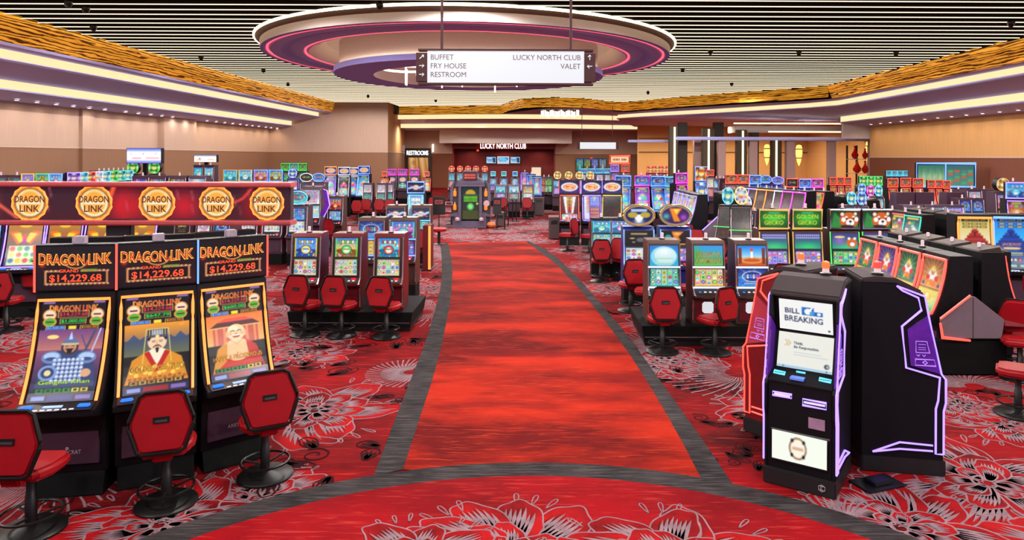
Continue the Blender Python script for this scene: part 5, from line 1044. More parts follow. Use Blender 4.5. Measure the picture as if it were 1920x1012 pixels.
# ================= bill breaking kiosks: three back to back =================
KBODY = M('kiosk_black', (.05, .042, .06), .55, .0, noise=.08, spec=.15); KTOP = M('kiosk_top', (.17, .13, .14), .8, spec=.2, noise=.05)
WING = M('purple_acrylic', (.27, .09, .42), .2, em=.22, emc=(.45, .2, .75), noise=.3, scale=9); WINGR = M('rose_acrylic', (.50, .14, .19), .25, em=.25, emc=(.9, .3, .35), noise=.2, scale=6)
d2y = lambda L_: [(.37 - d, z) for d, z in L_]
def kiosk(label, x, y, a, neon, wing, shell, front=True):
    t = thing('bill_kiosk', label, 'kiosk', (x, y, 0), R(a)); t.scale = (1, 1, .968); N_ = NEON[neon]; w = .31
    core = [(0, .10), (0, 1.86), (.30, 1.86), (.52, 1.76), (.505, 1.735), (.45, 1.40), (.55, 1.06), (.72, .985), (.72, .17), (.71, .10)]
    ob('body', MB().prism(d2y(core), -w + .03, w - .03), KBODY, t, bevel=.006)
    ob('top_cover', MB().prism(d2y([(-.005, 1.86), (-.005, 1.91), (.12, 1.93), (.30, 1.92), (.54, 1.80), (.55, 1.75), (.52, 1.75), (.30, 1.86)]), -w - .004, w + .004), KTOP, t, bevel=.015)
    ob('base', MB().box(-w - .005, w + .005, .37 - .745, .37, 0, .16), M('kiosk_base', (.06, .055, .065), .5), t, bevel=.01)
    side = [(0, .16), (0, 1.88), (.30, 1.86), (.565, 1.76), (.595, 1.57), (.40, 1.42), (.43, 1.055), (.715, .985), (.74, .95), (.74, .72), (.722, .64), (.722, .16)]
    for s in (-1, 1):
        p = ob('side_panel', MB().prism(d2y(side), *sorted((s * (w - .03), s * w))), shell, t, bevel=.004)
        ob('wing_panel', MB().prism(d2y([(.59, 1.56), (.41, 1.42), (.44, 1.065), (.705, .995)]), *sorted((s * (w - .022), s * (w - .008)))), wing, t)
        xs = s * (w + .006)
        T = lambda L_, c=False: MB().tube([(xs, .37 - d, z) for d, z in L_], .0095, 5, c)
        ob('neon_line', T([(.31, 1.845), (.558, 1.75), (.587, 1.578)]), N_, p)
        ob('neon_line', T([(.31, 1.845), (.36, 1.80), (.50, 1.735), (.525, 1.615), (.355, 1.45), (.395, 1.045), (.69, .965), (.675, .74), (.655, .66), (.655, .22), (.722, .22)]), N_, p)
        ob('neon_line', T([(.587, 1.578), (.705, 1.0), (.742, .95), (.742, .72), (.724, .64), (.724, .22)]), N_, p)
        ob('neon_line', T([(.10, .20), (.34, .31), (.63, .30)]), N_, p); ob('neon_line', T([(.10, .20), (.34, .245), (.63, .245)]), N_, p)
        wp = MB()
        for L_ in ([(.60, 1.20), (.48, 1.20), (.48, 1.31), (.575, 1.31)], [(.655, 1.075), (.475, 1.075), (.475, 1.135), (.64, 1.135)]): wp.tube([(xs, .37 - d_, z_) for d_, z_ in L_], .004, 4, True)
        for d0 in (.50, .55): wp.tube([(xs, .37 - d0 + q, z_) for q, z_ in ((.015, 1.18), (0, 1.165), (-.015, 1.18))], .004, 4)
        for z_ in (1.23, 1.25, 1.28): wp.tube([(xs, .37 - .50, z_), (xs, .37 - .565, z_)], .003, 4)
        wp.tube([(xs, .37 - .56 + q, 1.105 + z_) for q, z_ in ((.02, 0), (0, .018), (-.02, 0), (0, -.018))], .005, 4, True)
        ob('wing_print', wp, M('print_lilac', (.55, .36, .75), .4, em=.6, emc=(.75, .55, .95)), p)
    f_ = lambda d, z: (.37 - d - .006, z)
    bc = Cv(96, 62, (.93, .93, .93)); bc.rect(.0, .0, 1, 1, (.94, .94, .93)); bc.rect(.43, .20, .66, .42, (.15, .45, .78)); bc.rect(.43, .32, .82, .46, (.12, .40, .72)); bc.ell(.55, .34, .07, .10, (.93, .95, .95)); bc.line([(.52, .40), (.62, .22)], .015, W_); bc.ell(.75, .39, .035, .05, (.9, .95, 1)); bc.rect(.58, .33, .66, .44, (.3, .6, .85))
    bc.txt('BILL', .25, .36, .17, (.10, .16, .33), .28, .02); bc.txt('BREAKING', .46, .62, .19, (.10, .16, .33), .72, .02); bc.ell(.93, .9, .025, .035, (.3, .35, .45))
    s1 = scr('upper_screen', bc, .475, [f_(.462, 1.425), f_(.508, 1.725)], t, s=1.05)
    tc_ = Cv(96, 62, (.90, .90, .86)); tc_.rect(0, 0, 1, 1, (.92, .92, .88)); tc_.txt('Think.', .37, .28, .08, (.12, .16, .25), .18, .02); tc_.txt('Be Responsible.', .52, .40, .09, (.12, .16, .25), .46, .02)
    for i, (a_, b_) in enumerate(((.53, .50), (.60, .62))): tc_.rect(.29, a_, .29 + b_, a_ + .02, (.72, .76, .80))
    for i in range(2): tc_.line([(.13 + .05 * i, .22), (.18 + .05 * i, .30), (.13 + .05 * i, .38)], .009, (.82, .70, .45))
    tc_.ell(.9, .82, .05, .07, (.25, .3, .35)); tc_.ell(.915, .82, .03, .045, (.6, .65, .7)); tc_.rect(0, .93, 1, 1, (.65, .8, .9)); tc_.ell(.12, .96, .012, .02, (.1, .2, .4)); tc_.ell(.9, .96, .012, .02, (.1, .2, .4))
    scr('lower_screen', tc_, .49, [f_(.548, 1.075), f_(.458, 1.395)], t, s=1.0)
    sh = ob('shelf', MB().prism(d2y([(.55, 1.06), (.73, .985), (.73, .97), (.55, 1.045)]), -w + .03, w - .03), KBODY, t, bevel=.004)
    tl = math.atan2(.075, .17)
    def rect_tube(cx, cz, ww, hh, y_, r=.006): return MB().tube([(cx - ww / 2, y_, cz - hh / 2), (cx + ww / 2, y_, cz - hh / 2), (cx + ww / 2, y_, cz + hh / 2), (cx - ww / 2, y_, cz + hh / 2)], r, 5, True)
    yf = .37 - .725
    for cx, nm in ((-.2, 'ticket_slot'), (.2, 'card_slot')): ob(nm, MB().tube([(cx - .05, .37 - .61, 1.042), (cx + .05, .37 - .61, 1.042), (cx + .05, .37 - .64, 1.03), (cx - .05, .37 - .64, 1.03)], .006, 5, True), NEON['cyan'] if neon == 'purple' else N_, sh)
    ob('keypad', MB().box(-.09, .03, .37 - .70, .37 - .60, 1.01, 1.03), M('keypad_blue', (.35, .45, .8), .3, em=.25), sh); ob('keypad_light', MB().box(-.06, .02, .37 - .585, .37 - .575, 1.05, 1.065), NEON['cyan'], sh)
    o = ob('slot_ring', rect_tube(-.15, .86, .17, .035, yf), N_, t); ob('slot_mouth', MB().box(-.22, -.08, yf - .002, yf + .01, .85, .87), M('slot_white', (.8, .8, .95), .4, em=.4), o)
    o = ob('slot_ring', rect_tube(.13, .83, .20, .06, yf), N_, t); ob('slot_mouth', MB().box(.04, .22, yf - .002, yf + .01, .822, .84), M('slot_white', (.8, .8, .95), .4, em=.4), o)
    ob('notice_plate', MB().box(.08, .22, yf - .003, yf, .60, .70), M('plate_mauve', (.55, .42, .52), .5), t)
    pc = Cv(70, 34, (.93, .95, .90)); pc.ell(.48, .5, .16, .38, (.12, .10, .12)); pc.ell(.48, .5, .135, .32, (.95, .92, .86)); pc.ell(.48, .5, .15, .36, (.75, .55, .35), 1, .86); pc.rect(.38, .45, .58, .56, (.8, .68, .55))
    for i in range(4): q = .8 + i * 1.57; pc.ell(.48 + .15 * math.cos(q), .5 + .35 * math.sin(q), .03, .07, (.1, .08, .1))
    scr('lit_panel', pc, .475, [(yf - .006, .25), (yf - .006, .52)], t, s=1.1)
    ob('panel_frame', rect_tube(0, .385, .49, .285, yf - .002, .006), BLACK, t); ob('door_lock', MB().lathe([(.001, 0), (.012, 0)], 8, cap=False).xf(Matrix.Translation((.25, yf - .004, .53)) @ Matrix.Rotation(R(90), 4, 'X')), CHROME, t)
    hx = [(.03 * math.cos(R(60 * i + 30)), .03 * math.sin(R(60 * i + 30))) for i in range(6)]
    ob('maker_mark', MB().tube([(.20 + a_, .37 - .752, .085 + b_) for a_, b_ in hx], .004, 4, True).tube([(.21, .37 - .752, .10), (.19, .37 - .752, .10), (.19, .37 - .752, .085), (.205, .37 - .752, .085), (.19, .37 - .752, .085), (.19, .37 - .752, .07), (.21, .37 - .752, .07)], .004, 4), MARK, t)
    return t
def big_candle(t, x, y, z, kind):
    c = ob('beacon', MB().lathe([(.038, 0), (.03, .07), (.034, .075), (.034, .13), (.015, .14)], 12, m=0), CANW, t, (x, y, z)); ob('beacon_cap', MB().lathe([(.036, .072), (.036, .13), (.02, .142)], 12), {'r': CANR, 'o': CANO}[kind], c); ob('beacon_base', MB().lathe([(.055, -.005), (.055, .025), (.04, .03)], 12), BLACK, c)
k1 = kiosk('black bill breaking kiosk with violet neon edges facing the aisle', 2.56, 6.46, -34, 'purple', WING, KBODY)
k2 = kiosk('black bill breaking kiosk seen side on, violet neon zigzag on its flank', 3.53, 6.80, 80, 'purple', WING, KBODY)
k3 = kiosk('bill breaking kiosk with red neon edges behind the violet one', 2.74, 7.42, -143, 'red', WINGR, M('kiosk_red_side', (.40, .05, .08), .35))
big_candle(k1, .10, .26, 1.925, 'o'); big_candle(k3, .12, .2, 1.925, 'o'); big_candle(k2, -.2, .2, 1.925, 'r')
x, y = fl(1645, 908); t = thing('floor_box', 'flat black power box on the carpet beside the violet kiosk', 'floor box', (x, y, .0072), R(20))
ob('plate', MB().box(-.22, .22, -.13, .13, 0, .012), BLACK, t, bevel=.005); ob('cover', MB().box(-.10, .12, -.07, .07, .012, .045), BLACK, t, bevel=.01)
# ================= rows of machines further off =================
def Hh(py, Y, px=VX): return at(px, py, Y)[2]
def U(px, yt, Y, up, lo, adj, where, W=.52, grp=None, rot=0, **kw):
    X = at(px, yt, Y)[0]; top = kw.get('top'); H = Hh(yt, Y, px)
    if top: H -= (top[4] if len(top) > 4 else {'box': .36, 'oval': W * .68, 'disc': W * .74, 'tallo': W * .7, 'head': W * .72}[top[0]])
    return upright('%s slot machine %s' % (adj, where), X, Y, R(rot), W, max(1.1, H), 0, up, lo, group=grp, far=kw.pop('far', Y > 21), **kw)
def Cc(px, yt, Y, cv, neon, adj, where, W=.62, grp=None, rot=0, **kw):
    X = at(px, yt, Y)[0]; top = kw.get('top'); H = Hh(yt, Y, px)
    if top: H -= (top[4] if len(top) > 4 else .36)
    if kw.get('marq'): H -= kw.get('mh', .42) + .01
    return curved('%s slot machine %s' % (adj, where), X, Y, R(rot), W, H, cv, neon, group=grp, far=kw.pop('far', Y > 21), **kw)
def CH_(px, py, where, rot=0, far=None, grp='red slot chairs', Y=None):
    x, y = fl(px, py); 
    if Y: x, y = at(px, 0, Y)[0], Y
    chair('red slot chair ' + where, x, y, R(rot), group=grp, far=y > 14 if far is None else far)
a_ = art
# left side, behind the pod: bird machines with violet tubes
for i, px in enumerate((58, 133, 204, 280)):
    Cc(px, 398, 12.9, A['phx'], 'purple', ('violet tubed', 'violet tubed', 'violet tubed', 'violet tubed')[i], 'showing an orange bird, %s from the pod banner end' % ORD[i], .70, 'violet bird machines behind the pod', rot=12 - 8 * i, full=True)
Cc(-28, 405, 12.6, a_('portrait', 'blue', 3, 30, 50), 'blue', 'blue lit', 'at the picture edge beside the bird machines', .66, None, rot=18)
CH_(12, 620, 'with its back to us at the bird machines, by the picture edge', 10); CH_(82, 590, 'half hidden behind the warrior machine marquee', -5)
for i, (px, p) in enumerate(((352, 'dark'), (392, 'white'), (425, 'blue'))): U(px, 402, 15.5, a_('title', p, i), a_('rows', p, i), ('dim dark', 'pale lit', 'blue lit')[i], 'in the short row under the red banner', .40, grp=None, rot=-10)
# reel machines with lit glass, one under an oval sign
for i, px in enumerate((470, 516, 562)):
    U(px, (358, 358, 358)[i], 19.0, a_('rows', 'blue', i, 24, 18), a_('reels', 'white', i, 26, 16), 'reel', 'with white reels and oval sign, %s from the red banner end' % ORD[i], .56, 'reel machines behind the banner', top=('oval', a_('title', 'cyan', i, 22, 14), NEON['cyan']), body=CABP)
for px, py, k in ((440, 494, 0), (494, 492, 1), (541, 490, 2)): CH_(px, py, 'at the white reel machines, %s along' % ORD[k], 0, grp='chairs at the reel machines')
for i, px in enumerate((598, 632)):
    U(px, 367, 22.0, a_('scene', ('gold', 'red')[i], i, 22, 18), a_('reels', ('white', 'blue')[i], i, 22, 16), ('gold topped', 'red topped')[i] + ' grey', 'beyond the oval signs, by the aisle side', .50, None, body=CABW, far=False)
CH_(617, 472, 'alone at the grey pair beyond the oval signs', 0)
# pairs behind the burgundy bank
Yq = sy0 + 2.9
for px, up, lo, adj, f, nm in ((700, a_('title', 'blue', 2, 40, 26), a_('reels', 'gold', 2, 30, 20), 'blue fronted', 1, 'b'), (759, a_('scene', 'magenta', 4, 40, 28), a_('rows', 'purple', 3, 30, 20), 'magenta and teal', 1, 'm')):
    U(px, 407, Yq, up, lo, adj, 'just behind the burgundy bank', .56, None, body=CABW, wide=True, bars=NEON['blue'])
for px, adj, p in ((744, 'dark blue swirl', 0), (791, 'bright comet', 1)):
    U(px, 384, 19.3, a_('swirl', 'blue', p, 34, 22), a_('reels', ('purple', 'cyan')[p], 6, 30, 20), adj, 'in the second pair behind the burgundy bank', .54, None, body=CABW, wide=True, bars=NEON['cyan'])
CH_(786, 505, 'tucked under the comet machine', 0, Y=18.5)
Y = 17.9; X0, X1 = at(794, 0, Y)[0], at(810, 0, Y)[0]
t = thing('end_panel', 'dark red end panel with an orange neon edge by the aisle', 'panel', ((X0 + X1) / 2, Y, 0)); ob('slab', MB().box(-.10, .10, -.05, .5, 0, Hh(423, Y)), CABR, t, bevel=.01); ob('neon_edge', MB().box(.05, .11, -.07, -.05, .05, Hh(424, Y)), NEON['orange'], t)
ob('foot', MB().box(-.13, .13, -.08, .52, 0, .04), BLACK, t)
# far pair with little displays and red chairs
for i, px in enumerate((691, 716.5, 731)): U(px, 343, 32.3 + (i == 2) * .9, a_('title', 'white', i, 10, 9), a_('rows', 'teal', i, 10, 9), ('pale', 'teal', 'dim teal')[i], 'small in the far pair facing red chairs', .45, None)
for px, k in ((690, 0), (714.5, 1), (734, 2), (673, 3)): CH_(px, 0, 'in the far row of four under the purple boxes, %s along' % ORD[k], 0, Y=31.4 - .9 * (k == 3), grp='far row of four chairs')
Cc(781, 340, 24.5, a_('scene', 'cyan', 7, 26, 34), 'cyan', 'tall cyan', 'with a blue comet box behind the burgundy bank', .62, None, top=('box', a_('swirl', 'blue', 2, 26, 18), NEON['blue'], 1.0, .42), far=False)
for i, px in enumerate((736, 756, 778)):
    U(px, 317, 44, a_('oval', 'purple', i, 12, 9), a_('wheel', 'teal', i, 10, 8), ('purple boxed',) [0], 'under the restrooms sign, %s from the aisle' % ORD[2 - i], .60, 'purple box machines under the restrooms sign', top=('box', a_('title', 'magenta', i, 12, 9), NEON['magenta'], 1.0, .40))
for px, Y, k in ((722, 43, 0), (801, 43, 1)): Cc(px, 322, Y, a_('portrait', 'red', k, 10, 16), 'red', 'red arched', 'at the ' + ('beige wall' if k == 0 else 'aisle') + ' end of the purple boxes', .55, None, top=('head', a_('title', 'red', k, 9, 9), NEON['red']))
# blue and orange tall cabinets by the frontal wall
for px, yt, nn, p, adj in ((621, 312, 'orange', 'purple', 'orange topped'), (646, 313, 'white', 'dark', 'black curved'), (684, 311, 'blue', 'cyan', 'tall blue'), (664, 314, 'white', 'blue', 'white capped')):
    Cc(px, yt, 34 if px != 664 else 35.2, a_('portrait', p, 1, 16, 26), 'purple' if nn == 'orange' else nn, adj, 'standing before the plain beige wall', .58, None, top=('box', a_('oval', 'gold', 1, 16, 10), NEON[nn], 1.0, .40), rot=6 if px < 660 else -4)
for i, px in enumerate((537, 553, 569)): U(px, 306, 41, a_('rows', 'green', i, 10, 8), a_('reels', 'green', i, 10, 8), ('green', 'teal', 'lime')[i] + ' boxed', 'high in the farthest row before the beige wall'.replace('farthest', 'last'), .52, None, top=('box', a_('title', ('green', 'teal', 'green')[i], i, 10, 9), NEON[('green', 'teal', 'green')[i]], 1.0, .45))
for i, px in enumerate((435, 463, 492, 520)):
    U(px, 318, 30, a_('reels', ('gold', 'green', 'blue', 'blue')[i], i, 14, 8), a_('rows', 'blue', i, 12, 8), ('gold framed', 'gold framed', 'blue framed', 'blue framed')[i], 'above the banner end, %s from the beige corner' % ORD[i], .62, 'big framed toppers over the banner', top=('box', a_('scene', ('cyan', 'cyan', 'orange', 'orange')[i], i, 20, 15), NEON[('gold', 'gold', 'blue', 'blue')[i]], 1.0, .52), body=CABB)
U(551, 317, 31, a_('title', 'white', 2, 12, 10), a_('rows', 'white', 1, 12, 8), 'arched violet', 'beside the blue framed toppers', .55, None, top=('disc', a_('wheel', 'blue', 2, 14, 12), NEON['purple']), body=CABB)
for i, px in enumerate((577, 600)): U(px, 325, 27, a_('rows', 'dark', i, 14, 10), a_('reels', 'dark', i, 14, 9), ('grey oval', 'blue oval')[i] + ' topped', 'between the banner end and the tall cabinets', .50, None, top=('oval', a_('title', ('dark', 'blue')[i], i, 16, 11), NEON[('white', 'blue')[i]]))
t = U(587, 349, 21.0, a_('title', 'white', 9, 30, 18), a_('rows', 'white', 1, 26, 16), 'white screened', 'with violet wing panels beside it', .60, None, wide=True)
for s in (-1, 1): ob('wing_panel', MB().prismy([(s * .30, 1.2), (s * .44, 1.55), (s * .36, 2.0), (s * .52, 1.95), (s * .60, 1.5), (s * .42, 1.15)], -.25, -.2), WING, t); ob('wing_neon', MB().tube([(s * .42, -.27, 1.15), (s * .60, -.27, 1.5), (s * .52, -.27, 1.95)], .018, 5), NEON['purple'], t)
# cyan and yellow slabs over the banner
for i, (px, p) in enumerate(((268, 'purple'), (299, 'purple'), (337, 'gold'), (374, 'white'))):
    U(px, 329, 24.5, a_('rows', p, i, 24, 10), a_('reels', p, i, 20, 12), ('violet and cyan', 'violet and teal', 'yellow', 'white and blue')[i], 'showing over the banner, %s from the two lit signs' % ORD[i], .62, None, wide=True)
for i, (px, p, nn) in enumerate(((59, 'purple', 'orange'), (86, 'green', 'green'), (111, 'cyan', 'blue'))):
    U(px, 325, 23.5, a_('scene', p, i, 16, 12), a_('reels', p, i, 16, 10), ('orange framed', 'green framed', 'blue framed')[i], 'over the banner by the wall pilaster', .46, None, top=('box', a_('scene', p, i, 18, 12), NEON[nn], 1.0, .42))
for i, px in enumerate((2, 32)): U(px, 328, 23.5, a_('title', 'teal', i, 14, 10), a_('reels', 'teal', i, 14, 10), ('teal', 'black')[i] + ' slanted', 'over the banner at the picture edge', .44, None, rot=30)
for i in range(8):
    px = 133 + i * 14.5; U(px, 323 - .6 * i, 23.5 + i * .55, a_('portrait', ('purple', 'cyan', 'red', 'white', 'cyan', 'green', 'teal', 'cyan')[i], i, 12, 12), a_('rows', 'blue', i, 10, 8), ('violet', 'cyan', 'pink', 'white', 'aqua', 'green', 'teal', 'pale cyan')[i], 'in the slanting row over the banner below the big screen', .50, None, rot=66, top=('box', a_('wheel', ('purple', 'cyan', 'red', 'white', 'cyan', 'green', 'teal', 'cyan')[i], i, 12, 10), NEON[('purple', 'cyan', 'red', 'white', 'cyan', 'green', 'teal', 'cyan')[i]], .9, .4))
for i in range(7):
    px = 186 + i * 9; U(px, 320 - .3 * i, 28.6 + i * .5, a_('title', ('gold', 'cyan')[i % 2], i, 10, 8), a_('rows', 'green', i, 8, 8), ('yellow', 'aqua')[i % 2] + ' topped', 'in the small slanting row by the wall pilaster', .44, 'small slanting row by the pilaster', rot=66)
for i, px in enumerate((253, 293)): U(px, 309, 31, a_('wheel', 'green', i, 12, 10), a_('reels', 'green', i, 12, 9), 'green flower topped', ('beneath the big white screen', 'on the corner side of the big white screen')[i], .55, None, top=('disc', a_('wheel', 'green', i, 16, 14), NEON['green'], 1.3))
def tall_sign(label, px, py, w, h, Y, cv):
    X, Zc = XH(px, py, Y); t = thing('overhead_screen', label, 'screen', (X, Y, 0)); ob('housing', MB().box(-w / 2, w / 2, 0, .2, Zc - h / 2, Zc + h / 2), CAB, t); scr('display', cv, w * .97, [(-.01, Zc - h * .48), (-.01, Zc + h * .48)], t, s=1.25); ob('post', MB().box(-.08, .08, .05, .18, 0, Zc - h / 2), CAB, t); ob('foot', MB().box(-.3, .3, -.2, .4, 0, .05), CAB, t)
c = Cv(44, 20, (.95, .9, 1)); c.grad((.25, .35, .8), W_, 0, .3); c.grad(W_, (.3, .35, .8), .72, 1); c.rect(.1, .30, .95, .62, W_); c.rect(.15, .63, .42, .69, (.8, .2, .3)); c.rect(.55, .62, .95, .67, (.85, .3, .35))
for x in (.12, .47, .84): c.rect(x, .32, x + .02, .44, (.2, .1, .3))
tall_sign('big white and blue screen on a post above the far machines', 270, 292, 1.52, .67, 29.5, c)
c = Cv(28, 10, (.98, .95, .92)); c.rect(.0, 0, 1, .15, (.4, .5, .7)); c.ell(.25, .5, .04, .1, (.2, .1, .1)); c.rect(.6, .6, .9, .7, (.9, .5, .3)); c.rect(.1, .65, .35, .75, (.95, .6, .5))
tall_sign('smaller white lit sign above a pair of cyan machines', 385, 297, 1.12, .36, 33.6, c)
for i, px in enumerate((374.5, 395)): U(px, 309, 33, a_('scene', 'cyan', i, 14, 14), a_('reels', 'blue', i, 14, 10), 'cyan', ('under the smaller white sign, wall side', 'under the smaller white sign, aisle side')[i], .48, None)
# centre: far row facing us, faces on top, round red toppers
for i, px in enumerate((939, 964, 990)):
    U(px, 346, 34, a_(('scene', 'scene', 'rows')[i], ('cyan', 'cyan', 'gold')[i], i, 16, 10), a_('reels', ('purple', 'dark', 'white')[i], i, 14, 10), ('cyan', 'dim', 'cream')[i] + ' topped', 'facing the aisle beyond the game booth, %s along' % ORD[i], .60, 'row beyond the game booth')
CH_(944, 0, 'beyond the booth, first along the far aisle row', 0, Y=33); CH_(990, 0, 'beyond the booth, last along the far aisle row', 0, Y=33)
for i, px in enumerate((925, 945, 966)): U(px, 321, 42, a_('reels', 'blue', i, 9, 8), a_('rows', 'purple', i, 9, 8), ('aqua', 'mint', 'sky blue')[i] + ' headed', 'below the white poster row, before the red wall', .52, None, top=('head', a_('title', ('cyan', 'teal', 'blue')[i], i, 9, 9), NEON['cyan']))
for i, px in enumerate((847.5, 863, 878, 893, 909.5)): U(px, 313, 43, a_('title', 'cyan', i, 9, 8), a_('reels', 'red', i, 9, 8), 'red ring topped', 'before the red wall, %s along' % ORD[i], .42, 'ring topped row before the red wall', top=('disc', a_('wheel', 'red', i, 10, 9), NEON['red'], 1.2))
for i, (px, p) in enumerate(((984, 'purple'), (996, 'blue'), (1007, 'blue'))): Cc(px, 322 + 4 * i, 40 - 2 * i, a_('portrait', p, i, 9, 14), p, ('violet winged', 'blue', 'deep blue')[i], 'beside the cream topped machine by the poster', .5, None)
for i, (px, p) in enumerate(((1020, 'red'), (1029, 'green'))): U(px, 331, 39, a_('title', p, i, 9, 8), a_('reels', p, i, 8, 8), p, 'across from the wheel toppers in the far aisle', .45, None)
for i, px in enumerate((1045, 1066, 1086, 1106)): U(px, 323, 38, a_('scene', ('blue', 'orange', 'cyan', 'blue')[i], i, 12, 9), a_('reels', 'purple', i, 10, 8), 'cream wheel topped', 'behind the ladder trio, %s from the aisle' % ORD[i], .52, 'wheel toppers behind the ladder trio', top=('disc', a_('wheel', 'gold', i, 12, 10), NEON['yellow'], 1.1))
for i, px in enumerate((1092, 1108, 1124, 1140)): U(px, 316, 44, a_('title', 'white', i, 9, 8), a_('reels', 'blue', i, 9, 8), 'blue bar topped', 'under the tall blue wall screens, %s from the aisle' % ORD[i], .52, 'blue bar row under the wall screens', top=('box', a_('rows', 'blue', i, 10, 8), NEON['cyan'], 1.0, .3))
for i, (px, p) in enumerate(((1152, 'purple'), (1172, 'red'))): U(px, 309, 42, a_('title', p, i, 9, 8), a_('reels', p, i, 9, 8), ('violet', 'red')[i] + ' arched', 'right below the orange framed sign'.replace('right ', ''), .50, None, top=('box', a_('title', p, i + 2, 10, 9), NEON[('purple', 'red')[i]], 1.0, .42))
for i, px in enumerate((1219, 1232, 1245)): U(px, 311, 42, a_('wheel', 'red', i, 9, 9), a_('reels', 'red', i, 8, 8), 'red sun topped', 'before the lounge, %s from the aisle' % ORD[i], .42, 'red sun row before the lounge', top=('box', a_('wheel', 'orange', i, 10, 9), NEON['red'], 1.0, .42))
# ladder trio
for i, (px, nn, art_, adj, ro) in enumerate(((1067.5, 'red', 'ladder', 'red framed ladder', 2), (1109, 'purple', 'halfladder', 'violet framed half ladder', 6), (1148, 'yellow', 'portrait', 'yellow framed dark', 60))):
    Cc(px, 338, 23.5, a_(art_ if i < 2 else 'off', 'dark' if i == 2 else 'purple', i, 30, 48), nn, adj, 'under an oval logo box by the aisle', .70, None, rot=0 if i < 2 else -8, full=True, marq=a_('oval', 'blue', i, 30, 20), mh=.44, marq_neon=(nn, nn), far=False, can='r')
CH_(1064, 470, 'turned sideways at the ladder machine', 60); CH_(1053, 445, 'behind the sideways one at the ladder machine', 70); CH_(1107, 470, 'at the violet half ladder machine', 40, Y=21.5)
# blue and magenta curved cabinets behind
for i, (px, yt, nn, p, Yv, ro) in enumerate(((1169, 329, 'blue', 'blue', 26, -12), (1203, 329, 'magenta', 'purple', 27, 0), (1232, 330, 'blue', 'blue', 27, 8), (1252, 331, 'cyan', 'blue', 28, 12), (1274, 324, 'magenta', 'magenta', 26, 30))):
    Cc(px, yt, Yv, a_('portrait', p, i, 22, 36), nn, ('blue', 'magenta', 'pale blue', 'cyan', 'deep magenta')[i] + ' edged curved', 'behind the ladder trio, %s from the aisle' % ORD[i], .60, None, rot=ro, full=True, top=('box', a_('title', 'blue' if i < 4 else 'magenta', i, 20, 14), NEON[nn], 1.0, .40), far=False)
Cc(1314, 312, 33, a_('wheel', 'blue', 1, 18, 30), 'blue', 'very tall blue', 'with stacked round lights before the lit columns', .62, None, top=('box', a_('wheel', 'orange', 3, 18, 14), NEON['blue'], 1.0, .7))
U(1330, 318, 33, a_('portrait', 'white', 1, 10, 12), a_('reels', 'red', 1, 10, 9), 'narrow white', 'beside the very tall blue one', .38, None, top=('box', a_('title', 'red', 1, 9, 8), NEON['red'], 1.0, .3))
# fish pair with chair, and oval toppers
for i, px in enumerate((1127, 1162)):
    U(px, 408, 17.2, a_('scene', 'cyan', 20 + i, 34, 26), a_('reels', 'cyan', i, 34, 22), ('aqua', 'half hidden aqua')[i], 'in the fish pair by the aisle', .52, None, body=CAB, wide=True, far=False)
CH_(1126, 528, 'square before the aqua fish machine', 0, far=False); CH_(1166, 525, 'half hidden at the second fish machine', -20)
ov = Cv(44, 30, (.06, .05, .12)); ov.ell(.5, .5, .5, .5, (.75, .6, .4)); ov.ell(.5, .5, .44, .42, (.08, .12, .35)); ov.ell(.5, .62, .13, .16, W_); ov.ell(.3, .48, .16, .14, (.75, .65, .25)); ov.ell(.7, .48, .16, .14, (.75, .65, .25)); ov.rect(.25, .2, .75, .32, (.7, .8, .95)); ov.blob(.5, .8, .2, .15, W_)
ov2 = Cv(44, 30, (.06, .05, .12)); ov2.ell(.5, .5, .5, .5, (.65, .6, .5)); ov2.ell(.5, .5, .44, .42, (.25, .1, .35)); ov2.poly([(.3, .15), (.7, .15), (.55, .5), (.65, .8), (.45, .8)], (.95, .55, .12)); ov2.poly([(.42, .2), (.62, .2), (.52, .45)], (1, .85, .3)); ov2.blob(.2, .55, .15, .2, (.3, .75, .7)); ov2.blob(.75, .6, .15, .2, (.7, .3, .85))
dk = Cv(40, 26, (.06, .04, .05)); dk.rect(.2, .15, .8, .25, (.7, .6, .4)); dk.ell(.55, .6, .15, .14, (.4, .38, .4)); dk.ell(.25, .5, .1, .04, (.8, .7, .5)); dk.ell(.8, .5, .1, .04, (.7, .6, .4)); dk.ell(.3, .75, .06, .04, (.7, .6, .5)); dk.ell(.78, .75, .1, .06, (.6, .5, .55))
dk2 = Cv(40, 26, (.08, .04, .05)); dk2.poly([(.35, .05), (.8, .05), (.6, .4), (.7, .7), (.45, .5)], (.9, .5, .15)); dk2.ell(.22, .5, .13, .25, (.1, .6, .6)); dk2.rect(.15, .85, .85, .93, (.8, .6, .2)); dk2.blob(.55, .2, .15, .1, (1, .85, .4))
for i, px in enumerate((1196, 1264)):
    U(px, 385, 14.2, (dk, dk2)[i], a_('reels', ('white', 'purple')[i], i, 40, 26), ('diamond', 'golden bull')[i], 'under a tilted oval sign behind the light bar bank', .64, None, body=CABB, trim=NEON['blue'], far=False, wide=True, top=('oval', (ov, ov2)[i], M('oval_gold', (.75, .6, .35), .3, .8), 1.06), can=None)
CH_(1182, 583, 'at the diamond oval machine', 12, far=False); CH_(1212, 598, 'seen edge on behind the light bar machine', 80, far=False); CH_(1283, 590, 'edge on between the two light bar machines', -80, far=False); CH_(1310, 500, 'behind the golden bull oval', -30); CH_(1356, 500, 'beside the gecko machines, turned away', -40, Y=16.6)
